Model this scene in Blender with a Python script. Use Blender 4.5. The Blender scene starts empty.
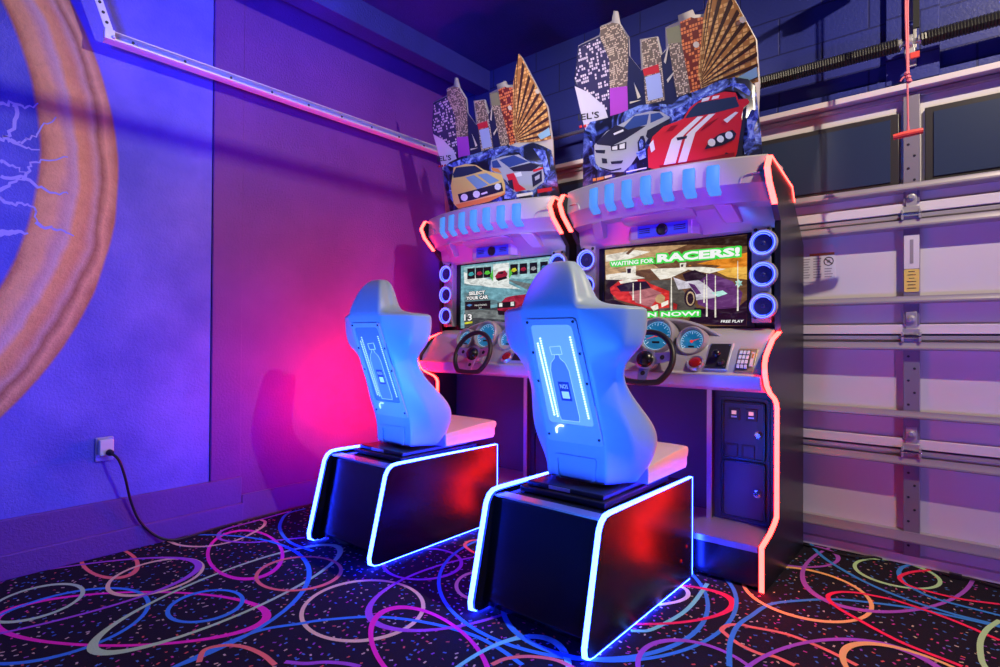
import bpy, bmesh, math, random
from mathutils import Vector, Matrix, Euler
random.seed(7)
scene = bpy.context.scene
col = scene.collection
R = math.radians

# ------------------------------------------------------------------ camera
CAM_H = 1.083
cam_d = bpy.data.cameras.new('camera')
cam = bpy.data.objects.new('camera', cam_d)
col.objects.link(cam)
cam_d.sensor_fit = 'HORIZONTAL'
cam_d.sensor_width = 36.0
cam_d.lens = 36.0 * 565.6 / 1000.0
cam_d.clip_start = 0.02
cam.location = (0, 0, CAM_H)
YAW, PITCH, ROLL = R(40.18), 0.0085, 0.0061
cam.matrix_world = (Matrix.Translation((0, 0, CAM_H)) @ Matrix.Rotation(YAW, 4, 'Z')
                    @ Matrix.Rotation(math.pi / 2 + PITCH, 4, 'X') @ Matrix.Rotation(ROLL, 4, 'Z'))
scene.camera = cam

# ------------------------------------------------------------------ world, exposure
w = bpy.data.worlds.new('world')
scene.world = w
w.use_nodes = True
w.node_tree.nodes['Background'].inputs[0].default_value = (0.012, 0.01, 0.05, 1)
w.node_tree.nodes['Background'].inputs[1].default_value = 0.3
vs = scene.view_settings
vs.view_transform = 'Standard'
vs.look = 'None'
vs.gamma = 1.0
vs.use_curve_mapping = False
vs.exposure = 0.0
scene.cycles.max_bounces = 8
scene.cycles.sample_clamp_indirect = 6.0
scene.cycles.use_denoising = True


def area(name, loc, target, size, power, color, size_y=None, spread=180):
    d = bpy.data.lights.new(name, 'AREA')
    d.shape = 'RECTANGLE'
    d.size = size
    d.size_y = size_y or size
    d.energy = power
    d.color = color
    d.spread = R(spread)
    o = bpy.data.objects.new(name, d)
    col.objects.link(o)
    o.location = loc
    o.rotation_euler = (Vector(target) - Vector(loc)).to_track_quat('-Z', 'Y').to_euler()
    return o


def spot(name, loc, target, angle, power, color, radius=.05):
    d = bpy.data.lights.new(name, 'SPOT')
    d.spot_size = R(angle)
    d.spot_blend = 0.5
    d.shadow_soft_size = radius
    d.energy = power
    d.color = color
    o = bpy.data.objects.new(name, d)
    col.objects.link(o)
    o.location = loc
    o.rotation_euler = (Vector(target) - Vector(loc)).to_track_quat('-Z', 'Y').to_euler()
    return o

# warm white ceiling lamp right of the picture, a little in front of the door
area('ceiling_lamp', (0.62, 2.2, 3.2), (-1.3, 2.0, 1.3), .025, 72, (1.0, 0.84, 0.62), spread=175)
# added fill light, no known fixture, brightening the two marquee signs
area('sign_fill', (-1.3, 0.55, 3.1), (-1.85, 2.75, 2.3), .25, 7, (1.0, 0.93, 0.88), spread=54)
# blue fill lights added near the floor to tint the seat backs
area('blue_seat_fill', (-1.05, 0.60, 0.10), (-1.22, 1.8, .85), .25, 5.5, (0.03, 0.20, 1.0), spread=60)
area('blue_seat_fill', (-1.95, 0.33, 0.10), (-2.40, 1.8, .85), .25, 5.2, (0.03, 0.20, 1.0), spread=36)
# two added violet fills beside the camera, tinting the underside of each header
spot('violet_header_fill', (0.25, -0.10, 1.10), (-1.22, 2.70, 1.67), 15, 700, (0.24, 0.03, 1.0))
spot('violet_header_fill', (0.25, -0.10, 1.10), (-2.42, 2.71, 1.66), 12, 1050, (0.24, 0.03, 1.0))
# unseen violet fill added low on the right to tint the door
area('violet_door_fill', (2.3, 0.8, 0.5), (0.2, 3.35, 1.0), .25, 5.5, (0.40, 0.22, 1.0), spread=60)
# red fill added out of sight behind the chair to redden the wall
area('red_wall_fill', (-2.80, 2.46, 0.62), (-3.32, 2.2, 1.05), .2, 30, (1.0, 0.006, 0.010), spread=170)
# added blue fills, out of view, for the left wall and its top
area('blue_wall_fill', (-1.4, -1.0, 2.4), (-3.3, -.3, 1.4), .5, 20, (0.04, 0.09, 1.0), spread=80)
area('blue_wall_fill', (-1.3, -0.4, 2.0), (-3.1, 1.7, 3.0), .4, 15, (0.04, 0.09, 1.0), spread=50)


# ------------------------------------------------------------------ materials
def mat(name, color=(0.5, 0.5, 0.5), rough=0.5, metal=0.0, emit=None, strength=0.0, spec=0.5, alpha=1.0, trans=0.0, coat=0.0):
    m = bpy.data.materials.new(name)
    m.use_nodes = True
    b = m.node_tree.nodes['Principled BSDF']
    b.inputs['Base Color'].default_value = (*color, 1)
    b.inputs['Roughness'].default_value = rough
    b.inputs['Metallic'].default_value = metal
    b.inputs['Specular IOR Level'].default_value = spec
    b.inputs['Alpha'].default_value = alpha
    b.inputs['Transmission Weight'].default_value = trans
    b.inputs['Coat Weight'].default_value = coat
    if emit:
        b.inputs['Emission Color'].default_value = (*emit, 1)
        b.inputs['Emission Strength'].default_value = strength
    return m


class NT:
    """small helper that writes node chains"""
    def __init__(self, m):
        self.t = m.node_tree
        self.b = self.t.nodes['Principled BSDF']

    def n(self, kind, **kw):
        nd = self.t.nodes.new(kind)
        for k, v in kw.items():
            setattr(nd, k, v)
        return nd

    def l(self, a, b):
        self.t.links.new(a, b)

    def pos(self):
        return self.n('ShaderNodeNewGeometry').outputs['Position']

    def obj(self):
        return self.n('ShaderNodeTexCoord').outputs['Object']

    def math(self, op, a, b=None, c=None):
        nd = self.n('ShaderNodeMath', operation=op)
        for i, v in enumerate((a, b, c)):
            if v is None:
                continue
            if isinstance(v, (int, float)):
                nd.inputs[i].default_value = v
            else:
                self.l(v, nd.inputs[i])
        return nd.outputs[0]

    def mix(self, f, a, b, blend='MIX'):
        nd = self.n('ShaderNodeMix', data_type='RGBA', blend_type=blend)
        for s, v in ((nd.inputs[0], f), (nd.inputs[6], a), (nd.inputs[7], b)):
            if isinstance(v, (int, float)):
                s.default_value = v
            elif isinstance(v, tuple):
                s.default_value = (*v, 1) if len(v) == 3 else v
            else:
                self.l(v, s)
        return nd.outputs[2]

    def noise(self, vec, scale, detail=3, rough=0.5, dist=0.0):
        nd = self.n('ShaderNodeTexNoise')
        nd.inputs['Scale'].default_value = scale
        nd.inputs['Detail'].default_value = detail
        nd.inputs['Roughness'].default_value = rough
        nd.inputs['Distortion'].default_value = dist
        if vec is not None:
            self.l(vec, nd.inputs['Vector'])
        return nd

    def ramp(self, f, stops, interp='LINEAR'):
        nd = self.n('ShaderNodeValToRGB')
        nd.color_ramp.interpolation = interp
        e = nd.color_ramp.elements
        while len(e) < len(stops):
            e.new(0.5)
        for i, (p, c) in enumerate(stops):
            e[i].position = p
            e[i].color = (*c, 1) if len(c) == 3 else c
        self.l(f, nd.inputs[0])
        return nd.outputs[0]

    def scale(self, vec, s):
        nd = self.n('ShaderNodeMapping')
        nd.inputs['Scale'].default_value = s
        self.l(vec, nd.inputs['Vector'])
        return nd.outputs[0]

    def bump(self, h, strength=0.3, dist=0.01):
        nd = self.n('ShaderNodeBump')
        nd.inputs['Strength'].default_value = strength
        nd.inputs['Distance'].default_value = dist
        self.l(h, nd.inputs['Height'])
        self.l(nd.outputs[0], self.b.inputs['Normal'])

    def color(self, c):
        self.l(c, self.b.inputs['Base Color'])


M = {}
M['black'] = mat('satin black panel', (0.010, 0.010, 0.012), 0.32)
M['gloss_black'] = mat('gloss black laminate', (0.006, 0.006, 0.010), 0.27)
M['well'] = mat('dark painted board', (0.035, 0.038, 0.06), 0.5)
M['coin_black'] = mat('black powder coat', (0.022, 0.024, 0.040), 0.4)
M['deep_black'] = mat('flat black', (0.008, 0.008, 0.009), 0.6)
M['rubber'] = mat('black rubber', (0.012, 0.012, 0.013), 0.45)
M['silver'] = mat('silver painted plastic', (0.34, 0.325, 0.36), 0.34, 0.15)
M['dash'] = mat('pale grey dash plastic', (0.46, 0.44, 0.46), 0.36, 0.2)
M['chrome'] = mat('chrome', (0.75, 0.75, 0.78), 0.15, 1.0)
M['metal'] = mat('brushed metal', (0.55, 0.55, 0.58), 0.35, 0.9)
M['galv'] = mat('galvanised steel', (0.46, 0.45, 0.47), 0.45, 0.6)
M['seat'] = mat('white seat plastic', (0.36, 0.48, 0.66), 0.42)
M['cushion'] = mat('seat cushion vinyl', (0.60, 0.58, 0.62), 0.42)
M['red_neon'] = mat('red light strip', (0.4, 0.05, 0.04), 0.4, emit=(1.0, 0.0100, 0.008), strength=52.0)
M['red_soft'] = mat('red header light strip', (0.4, 0.05, 0.04), 0.4, emit=(1.0, 0.034, 0.027), strength=16.0)
M['blue_neon'] = mat('blue light strip', (0.05, 0.1, 0.4), 0.4, emit=(0.008, 0.026, 1.0), strength=92.0)
M['window_blue'] = mat('backlit blue lens', (0.01, 0.05, 0.2), 0.6, spec=0.2, emit=(0.10, 0.36, 0.95), strength=0.75)
M['ring_blue'] = mat('blue ring light', (0.05, 0.1, 0.4), 0.3, emit=(0.05, 0.07, 1.0), strength=7.0)
M['ring_glow'] = mat('blue ring diffuser', (0.03, 0.06, 0.5), 0.3, emit=(0.015, 0.06, 1.0), strength=1.3)
M['cone'] = mat('speaker cone', (0.01, 0.012, 0.06), 0.5)
M['led'] = mat('white blue led', (0.6, 0.7, 0.9), 0.3, emit=(0.45, 0.62, 1.0), strength=3.0)
M['panel_glow'] = mat('backlit clear cover', (0.16, 0.28, 0.7), 0.2, emit=(0.15, 0.38, 1.0), strength=0.80)
M['panel_frame'] = mat('frosted cover rim', (0.42, 0.5, 0.78), 0.3, emit=(0.05, 0.2, 1.0), strength=0.12)
M['bottle_line'] = mat('etched outline', (0.5, 0.6, 0.9), 0.3, emit=(0.30, 0.5, 1.0), strength=0.95)
M['bottle_fill'] = mat('etched bottle', (0.10, 0.2, 0.6), 0.3, emit=(0.10, 0.28, 0.95), strength=0.45)
M['red_lens'] = mat('dark red lens', (0.25, 0.008, 0.008), 0.12, emit=(1, 0.02, 0.02), strength=0.03)
M['gauge'] = mat('blue gauge dial', (0.02, 0.2, 0.35), 0.25, emit=(0.01, 0.20, 0.42), strength=0.5)
M['gauge_mark'] = mat('dial markings', (0.6, 0.7, 0.8), 0.3, emit=(0.4, 0.7, 0.9), strength=0.6)
M['needle'] = mat('red needle', (0.6, 0.02, 0.02), 0.3, emit=(1, 0.05, 0.03), strength=0.5)
M['amber'] = mat('lit coin slot', (0.6, 0.45, 0.3), 0.3, emit=(1.0, 0.62, 0.36), strength=0.4)
M['brass'] = mat('worn brass plate', (0.55, 0.45, 0.25), 0.4, 0.7)
M['keys'] = mat('pale keypad buttons', (0.65, 0.68, 0.75), 0.35)
M['white'] = mat('white plastic', (0.72, 0.71, 0.72), 0.4)
M['dark_screw'] = mat('dark screw head', (0.015, 0.015, 0.03), 0.4)
M['door_skin'] = mat('pale grey door skin', (0.60, 0.57, 0.60), 0.55)
M['strut'] = mat('grey door strut', (0.40, 0.37, 0.41), 0.38, 0.35)
M['strut_white'] = mat('white door rail', (0.66, 0.62, 0.64), 0.45)
M['track'] = mat('bright track steel', (0.80, 0.79, 0.80), 0.35, 0.25)
M['stile'] = mat('galvanised stile', (0.26, 0.24, 0.30), 0.4, 0.4)
M['glass_dark'] = mat('black door window', (0.014, 0.010, 0.011), 0.5, spec=0.02)
M['frame_dark'] = mat('dark window frame', (0.03, 0.028, 0.03), 0.4)
M['trim_white'] = mat('pale header trim', (0.62, 0.56, 0.6), 0.4)
M['rope'] = mat('red rope', (0.55, 0.12, 0.16), 0.7)
M['red_plastic'] = mat('red plastic handle', (0.65, 0.06, 0.05), 0.4)
M['label_white'] = mat('white paper label', (0.62, 0.60, 0.62), 0.5)
M['label_grey'] = mat('printed grey text block', (0.28, 0.26, 0.28), 0.5)
M['label_orange'] = mat('orange print', (0.65, 0.22, 0.05), 0.5)
M['label_yellow'] = mat('yellow paper label', (0.72, 0.55, 0.12), 0.5)
M['ink'] = mat('black ink', (0.03, 0.03, 0.03), 0.5)

# -- art print colours
for k, c in dict(night_blue=(0.012, 0.016, 0.06), sign_white=(0.62, 0.58, 0.66), violet=(0.42, 0.06, 0.50), sign_red=(0.55, 0.02, 0.03),
                 sky_screen=(0.35, 0.42, 0.70), tower_green=(0.22, 0.22, 0.12), gold_dark=(0.05, 0.016, 0.008), light_beam=(0.62, 0.56, 0.42),
                 sign_teal=(0.25, 0.45, 0.55), silver_paint=(0.40, 0.43, 0.50), car_dark=(0.018, 0.02, 0.045), glass_blue=(0.03, 0.07, 0.28),
                 glass_dark=(0.02, 0.035, 0.08), lamp=(0.75, 0.78, 0.82), red_paint=(0.66, 0.02, 0.035), red_dark=(0.28, 0.006, 0.015),
                 art_white=(0.80, 0.77, 0.78), art_orange=(0.75, 0.26, 0.05), art_cream=(0.7, 0.55, 0.4), yellow_paint=(0.84, 0.58, 0.18),
                 stripe_blue=(0.22, 0.36, 0.55), flame=(0.16, 0.24, 0.75)).items():
    M[k] = mat('print ' + k.replace('_', ' '), c, 0.35)
ART = dict(silver='silver_paint', red='red_paint', white='art_white', orange='art_orange', cream='art_cream', yellow='yellow_paint')


def window_print(key, lit, dark, sx, sz, thresh):
    m = mat('print ' + key.replace('_', ' '), dark, 0.35)
    t = NT(m)
    v = t.scale(t.obj(), (sx, 1, sz))
    sn = t.n('ShaderNodeVectorMath', operation='FLOOR')
    t.l(v, sn.inputs[0])
    wn = t.n('ShaderNodeTexWhiteNoise')
    t.l(sn.outputs[0], wn.inputs['Vector'])
    fr = t.n('ShaderNodeVectorMath', operation='FRACTION')
    t.l(v, fr.inputs[0])
    sp = t.n('ShaderNodeSeparateXYZ')
    t.l(fr.outputs[0], sp.inputs[0])
    a = t.math('MULTIPLY', t.math('GREATER_THAN', sp.outputs[0], 0.22), t.math('GREATER_THAN', sp.outputs[2], 0.3))
    on = t.math('MULTIPLY', a, t.math('GREATER_THAN', wn.outputs['Value'], thresh))
    t.color(t.mix(on, dark, lit))
    M[key] = m


window_print('tower_white', (0.72, 0.62, 0.66), (0.035, 0.03, 0.085), 80, 62, 0.58)
window_print('tower_gold', (0.66, 0.52, 0.36), (0.15, 0.11, 0.08), 120, 105, 0.52)
window_print('tower_red', (0.75, 0.22, 0.06), (0.16, 0.018, 0.008), 70, 60, 0.35)
window_print('gold', (0.82, 0.48, 0.14), (0.42, 0.18, 0.04), 40, 55, 0.3)
m = mat('print board with blue flames', (0.01, 0.012, 0.05), 0.3)
t = NT(m)
nz = t.noise(t.obj(), 9, 5, 0.65, 1.2)
t.color(t.ramp(nz.outputs[0], [(0.0, (0.006, 0.006, 0.02)), (0.47, (0.008, 0.01, 0.035)), (0.55, (0.05, 0.08, 0.42)), (0.62, (0.18, 0.28, 0.80)), (0.70, (0.03, 0.05, 0.3))]))
M['flame_board'] = m
m = M['flame']
t = NT(m)
nz = t.noise(t.obj(), 22, 4, 0.6, 1.5)
t.color(t.ramp(nz.outputs[0], [(0.36, (0.012, 0.016, 0.10)), (0.5, (0.08, 0.13, 0.62)), (0.62, (0.34, 0.46, 0.90))]))

# -- screen colours (they emit)
for k, c in dict(s_tan=(0.55, 0.34, 0.16), s_white=(0.92, 0.85, 0.72), s_brown=(0.16, 0.07, 0.03), s_dark=(0.03, 0.012, 0.008), s_orange=(0.85, 0.27, 0.02),
                 s_yellow=(0.9, 0.48, 0.08), s_road=(0.10, 0.085, 0.07), s_red=(0.68, 0.03, 0.02), s_car=(0.03, 0.012, 0.025), s_pink=(0.48, 0.16, 0.17),
                 s_deep=(0.018, 0.004, 0.02), s_purple=(0.13, 0.035, 0.17), s_silver=(0.62, 0.57, 0.66), s_teal=(0.45, 0.80, 0.72), s_gold=(0.55, 0.38, 0.22),
                 l_pale=(0.34, 0.58, 0.62), l_white=(0.80, 0.85, 0.82), l_grey=(0.16, 0.19, 0.19), l_dark=(0.13, 0.24, 0.27), l_teal=(0.16, 0.38, 0.45),
                 l_road=(0.045, 0.06, 0.065), l_black=(0.008, 0.008, 0.010), l_red=(0.36, 0.015, 0.045), l_teal2=(0.05, 0.42, 0.45), l_green=(0.10, 0.62, 0.05),
                 l_yellow=(0.60, 0.62, 0.02), l_silver=(0.4, 0.42, 0.45), l_blue=(0.05, 0.2, 0.5), text_white=(0.95, 0.95, 0.95), text_green=(0.05, 0.72, 0.07)).items():
    mm = mat('screen ' + k, (0.0, 0.0, 0.0), 0.2, emit=c, strength=0.95, spec=0.3)
    M[k] = mm
    if not k.startswith('text') and k != 'l_black':
        t = NT(mm)
        nz = t.noise(t.scale(t.obj(), (14, 1, 34)), 1.0, 4, 0.65, 0.8)
        f = t.ramp(nz.outputs[0], [(0.3, tuple(v * .45 for v in c)), (0.52, c), (0.72, tuple(min(1, v * 1.35 + .04) for v in c))])
        t.l(f, t.b.inputs['Emission Color'])

# -- carpet
m = mat('black carpet with confetti flecks', (0.012, 0.010, 0.016), 0.95, spec=0.1)
t = NT(m)
p = t.pos()
vr = t.n('ShaderNodeTexVoronoi')
vr.inputs['Scale'].default_value = 25.0
vr.inputs['Randomness'].default_value = 1.0
t.l(p, vr.inputs['Vector'])
dv = t.n('ShaderNodeVectorMath', operation='SUBTRACT')
sp0 = t.n('ShaderNodeSeparateColor')
t.l(vr.outputs['Color'], sp0.inputs[0])
rot = t.n('ShaderNodeVectorRotate', rotation_type='Z_AXIS')
t.l(p, dv.inputs[0]); t.l(vr.outputs['Position'], dv.inputs[1])
t.l(dv.outputs[0], rot.inputs['Vector'])
t.l(t.math('MULTIPLY', sp0.outputs[0], 6.28), rot.inputs['Angle'])
sx = t.n('ShaderNodeSeparateXYZ')
t.l(rot.outputs[0], sx.inputs[0])
inx = t.math('LESS_THAN', t.math('ABSOLUTE', sx.outputs[0]), 0.0066)
iny = t.math('LESS_THAN', t.math('ABSOLUTE', sx.outputs[1]), 0.0035)
fl = t.math('MULTIPLY', t.math('MULTIPLY', inx, iny), t.math('GREATER_THAN', sp0.outputs[1], 0.25))
cc = t.ramp(sp0.outputs[2], [(0.0, (0.05, 0.16, 0.50)), (0.25, (0.55, 0.05, 0.30)), (0.42, (0.62, 0.50, 0.36)), (0.58, (0.60, 0.10, 0.10)), (0.72, (0.28, 0.08, 0.45)), (0.86, (0.10, 0.22, 0.55))], 'CONSTANT')
fz = t.noise(p, 260, 2, 0.6)
bc = t.mix(fz.outputs[0], (0.008, 0.007, 0.012), (0.022, 0.018, 0.030))
t.color(t.mix(fl, bc, cc))
t.bump(fz.outputs[0], 0.5, 0.004)
M['carpet'] = m
for k, c in dict(magenta=(0.86, 0.03, 0.42), blue=(0.05, 0.26, 0.72), green=(0.46, 0.74, 0.36), coral=(0.92, 0.20, 0.16), cream=(0.82, 0.62, 0.36),
                 purple=(0.38, 0.09, 0.56), white=(0.75, 0.7, 0.75), teal=(0.20, 0.72, 0.62), red=(0.88, 0.03, 0.11), orange=(0.90, 0.50, 0.18)).items():
    mm = mat('carpet loop ' + k, c, 0.95, spec=0.1)
    t = NT(mm)
    fz = t.noise(t.pos(), 260, 2, 0.6)
    t.color(t.mix(fz.outputs[0], tuple(v * 0.8 for v in c), tuple(min(1, v * 1.15) for v in c)))
    t.bump(fz.outputs[0], 0.5, 0.004)
    M['loop_' + k] = mm


# -- painted walls
def painted(name, c1, c2, ring=False):
    m = mat(name, c1, 0.5, spec=0.4)
    t = NT(m)
    p = t.pos()
    big = t.noise(p, 2.2, 4, 0.55)
    base = t.mix(t.ramp(big.outputs[0], [(0.35, (0, 0, 0)), (0.7, (1, 1, 1))]), c1, c2)
    fine = t.noise(p, 85, 3, 0.6)
    if ring:
        s = t.n('ShaderNodeSeparateXYZ')
        t.l(p, s.inputs[0])

        def dist(cy, cz):
            a = t.math('SUBTRACT', s.outputs[1], cy)
            b = t.math('SUBTRACT', s.outputs[2], cz)
            return t.math('SQRT', t.math('ADD', t.math('MULTIPLY', a, a), t.math('MULTIPLY', b, b)))
        wob = t.math('MULTIPLY', t.math('SUBTRACT', t.noise(p, 5, 3).outputs[0], 0.5), 0.05)
        d_out = t.math('ADD', t.math('SUBTRACT', 1.739, dist(-0.805, 1.871)), t.math('MULTIPLY', wob, 0.25))
        d_in = t.math('ADD', t.math('SUBTRACT', dist(-0.934, 1.930), 1.550), t.math('MULTIPLY', wob, 0.25))
        # 0 at the inner rim, 1 at the outer rim
        q = t.math('DIVIDE', d_in, t.math('ADD', t.math('ADD', d_in, d_out), 0.0001))
        streak = t.math('ADD', q, t.math('MULTIPLY', wob, 4.0))
        wood = t.ramp(streak, [(0.0, (0.42, 0.13, 0.07)), (0.10, (0.80, 0.42, 0.17)), (0.24, (0.88, 0.50, 0.24)), (0.34, (0.66, 0.40, 0.38)), (0.42, (0.72, 0.52, 0.52)), (0.50, (0.92, 0.46, 0.16)), (0.62, (0.80, 0.36, 0.16)),
                               (0.72, (0.66, 0.40, 0.34)), (0.79, (0.34, 0.12, 0.07)), (0.88, (0.84, 0.46, 0.24)), (1.0, (0.46, 0.17, 0.09))])
        gr = t.noise(t.scale(p, (1, 1, 1)), 16, 4, 0.7, 0.6)
        wood = t.mix(0.22, wood, t.ramp(gr.outputs[0], [(0.3, (0.42, 0.15, 0.08)), (0.7, (0.95, 0.56, 0.26))]))
        inside = t.mix(t.ramp(t.noise(p, 3.5, 4).outputs[0], [(0.35, (0, 0, 0)), (0.7, (1, 1, 1))]), (0.035, 0.05, 0.50), (0.12, 0.13, 0.68))
        sm_out = t.n('ShaderNodeMapRange'); t.l(d_out, sm_out.inputs[0]); sm_out.inputs[1].default_value = -0.004; sm_out.inputs[2].default_value = 0.008
        sm_in = t.n('ShaderNodeMapRange'); t.l(d_in, sm_in.inputs[0]); sm_in.inputs[1].default_value = -0.006; sm_in.inputs[2].default_value = 0.010
        c = t.mix(sm_in.outputs[0], inside, wood)
        base = t.mix(sm_out.outputs[0], base, c)
    t.color(base)
    t.bump(fine.outputs[0], 0.6, 0.006)
    return m


M['wall_mural'] = painted('blue wall with painted ring', (0.10, 0.095, 0.60), (0.20, 0.175, 0.80), True)
M['wall_blue'] = painted('blue violet wall', (0.14, 0.024, 0.26), (0.18, 0.038, 0.32))
M['trim_blue'] = painted('violet trim paint', (0.13, 0.045, 0.30), (0.16, 0.055, 0.35))
M['bolt_paint'] = mat('pale painted lightning', (0.36, 0.36, 0.85), 0.5)
M['orange_paint'] = mat('orange paint streak', (0.52, 0.30, 0.28), 0.5)
M['ceiling_blue'] = painted('dark blue ceiling', (0.022, 0.024, 0.20), (0.035, 0.035, 0.30))
M['plain_dark'] = mat('dark plain wall', (0.05, 0.045, 0.10), 0.7)

m = mat('blue painted block wall', (0.05, 0.06, 0.36), 0.5, spec=0.4)
t = NT(m)
p = t.pos()
br = t.n('ShaderNodeTexBrick')
sw = t.n('ShaderNodeSeparateXYZ'); t.l(p, sw.inputs[0])
cb = t.n('ShaderNodeCombineXYZ'); t.l(sw.outputs[0], cb.inputs[0]); t.l(sw.outputs[2], cb.inputs[1])
t.l(cb.outputs[0], br.inputs['Vector'])
br.inputs['Color1'].default_value = (0.018, 0.026, 0.19, 1)
br.inputs['Color2'].default_value = (0.021, 0.030, 0.21, 1)
br.inputs['Mortar'].default_value = (0.010, 0.013, 0.10, 1)
br.inputs['Scale'].default_value = 1.0
br.inputs['Brick Width'].default_value = 0.42
br.inputs['Row Height'].default_value = 0.205
br.inputs['Mortar Size'].default_value = 0.005
br.inputs['Mortar Smooth'].default_value = 0.3
fine = t.noise(p, 60, 4, 0.6)
t.color(br.outputs['Color'])
hh = t.math('SUBTRACT', t.math('MULTIPLY', fine.outputs[0], 0.5), br.outputs['Fac'])
t.bump(hh, 0.5, 0.008)
M['block'] = m

m = mat('diamond plate steel', (0.42, 0.42, 0.45), 0.35, 0.75)
t = NT(m)
p = t.pos()
ck = t.n('ShaderNodeTexVoronoi'); ck.inputs['Scale'].default_value = 45; t.l(p, ck.inputs['Vector']); ck.inputs['Randomness'].default_value = 0.2
t.bump(t.ramp(ck.outputs['Distance'], [(0.2, (1, 1, 1)), (0.4, (0, 0, 0))]), 0.6, 0.004)
M['plate'] = m


# ------------------------------------------------------------------ mesh builder
class MB:
    def __init__(self, origin=(0, 0, 0)):
        self.v, self.f, self.mi, self.mats = [], [], [], []
        self.o = origin
        self.flat = set()

    def m(self, key):
        mm = M[key] if isinstance(key, str) else key
        if mm not in self.mats:
            self.mats.append(mm)
        return self.mats.index(mm)

    def add(self, vs, fs, key):
        b = len(self.v)
        k = self.m(key)
        self.v += [(a[0] - self.o[0], a[1] - self.o[1], a[2] - self.o[2]) for a in vs]
        for f in fs:
            self.f.append(tuple(i + b for i in f))
            self.mi.append(k)
        return self

    def box(self, c, s, key, rot=None):
        hx, hy, hz = s[0] / 2, s[1] / 2, s[2] / 2
        vs = [Vector((x, y, z)) for z in (-hz, hz) for y in (-hy, hy) for x in (-hx, hx)]
        if rot is not None:
            e = rot if isinstance(rot, Matrix) else Euler(rot).to_matrix()
            vs = [e @ q for q in vs]
        vs = [(q[0] + c[0], q[1] + c[1], q[2] + c[2]) for q in vs]
        return self.add(vs, [(0, 2, 3, 1), (4, 5, 7, 6), (0, 1, 5, 4), (2, 6, 7, 3), (0, 4, 6, 2), (1, 3, 7, 5)], key)

    def bounds(self, a, b, key):
        return self.box([(a[i] + b[i]) / 2 for i in range(3)], [abs(b[i] - a[i]) for i in range(3)], key)

    def prism(self, poly, a, b, axis, key):
        """poly in the two other axes (ordered), extruded from a to b along axis x, y or z"""
        def P(q, h):
            return {'x': (h, q[0], q[1]), 'y': (q[0], h, q[1]), 'z': (q[0], q[1], h)}[axis]
        n = len(poly)
        ar = sum(poly[i][0] * poly[(i + 1) % n][1] - poly[(i + 1) % n][0] * poly[i][1] for i in range(n))
        if (ar < 0) != (axis == 'y'):
            poly = poly[::-1]
        if a > b:
            a, b = b, a
        vs = [P(q, a) for q in poly] + [P(q, b) for q in poly]
        fs = [tuple(range(n))[::-1], tuple(range(n, 2 * n))] + [(i, (i + 1) % n, n + (i + 1) % n, n + i) for i in range(n)]
        return self.add(vs, fs, key)

    def sheet(self, vs, key):
        return self.add(vs, [tuple(range(len(vs)))], key)

    def tube(self, path, r, key, seg=8, closed=False, cap=True):
        pts = [Vector(q) for q in path]
        n = len(pts)
        rr = r if isinstance(r, (list, tuple)) else [r] * n
        vs, fs = [], []
        up = None
        for i, q in enumerate(pts):
            if closed:
                d = pts[(i + 1) % n] - pts[i - 1]
            else:
                d = pts[min(i + 1, n - 1)] - pts[max(i - 1, 0)]
            d.normalize()
            if up is None:
                up = Vector((0, 0, 1)) if abs(d.z) < 0.9 else Vector((1, 0, 0))
            a = d.cross(up)
            if a.length < 1e-6:
                a = d.orthogonal()
            a.normalize()
            b = a.cross(d).normalized()
            up = b
            for k in range(seg):
                t_ = 2 * math.pi * k / seg
                vs.append(q + a * (rr[i] * math.cos(t_)) + b * (rr[i] * math.sin(t_)))
        m_ = n if closed else n - 1
        for i in range(m_):
            j = (i + 1) % n
            for k in range(seg):
                k2 = (k + 1) % seg
                fs.append((i * seg + k, i * seg + k2, j * seg + k2, j * seg + k))
        if cap and not closed:
            fs.append(tuple(range(seg))[::-1])
            fs.append(tuple((n - 1) * seg + k for k in range(seg)))
        return self.add(vs, fs, key)

    def lathe(self, prof, c, axis, key, seg=24, closed=False):
        """prof: (radius, height along axis) pairs; axis is a direction"""
        ax = Vector(axis).normalized()
        a = ax.orthogonal().normalized()
        b = ax.cross(a)
        vs, fs = [], []
        for r, h in prof:
            for k in range(seg):
                t_ = 2 * math.pi * k / seg
                vs.append(Vector(c) + ax * h + (a * math.cos(t_) + b * math.sin(t_)) * r)
        n = len(prof)
        for i in range(n if closed else n - 1):
            j = (i + 1) % n
            for k in range(seg):
                k2 = (k + 1) % seg
                fs.append((i * seg + k, i * seg + k2, j * seg + k2, j * seg + k))
        if not closed:
            fs.append(tuple(range(seg))[::-1])
            fs.append(tuple((n - 1) * seg + k for k in range(seg)))
        return self.add(vs, fs, key)

    def loft(self, rings, key, cap=True, closed=True):
        n = len(rings[0])
        vs = [q for r_ in rings for q in r_]
        fs = []
        for i in range(len(rings) - 1):
            for k in range(n if closed else n - 1):
                k2 = (k + 1) % n
                fs.append((i * n + k, i * n + k2, (i + 1) * n + k2, (i + 1) * n + k))
        if cap:
            fs.append(tuple(range(n))[::-1])
            fs.append(tuple((len(rings) - 1) * n + k for k in range(n)))
        return self.add(vs, fs, key)

    def text(self, s, p0, p1, h, key, y, back=None, grow=0.0, shear=0.0, yoff=-0.0008, bold=0.0):
        """flat lettering in the xz plane between p0 and p1 (baseline u,z), facing -y"""
        cu = bpy.data.curves.new('lettering', 'FONT')
        cu.body = s
        cu.size = 1.0
        cu.shear = shear
        cu.offset = bold
        cu.resolution_u = 2
        o = bpy.data.objects.new('lettering', cu)
        col.objects.link(o)
        bpy.context.view_layer.update()
        me = o.evaluated_get(bpy.context.evaluated_depsgraph_get()).to_mesh()
        vs = [tuple(q.co) for q in me.vertices]
        fs = [tuple(q.vertices) for q in me.polygons]
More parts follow.
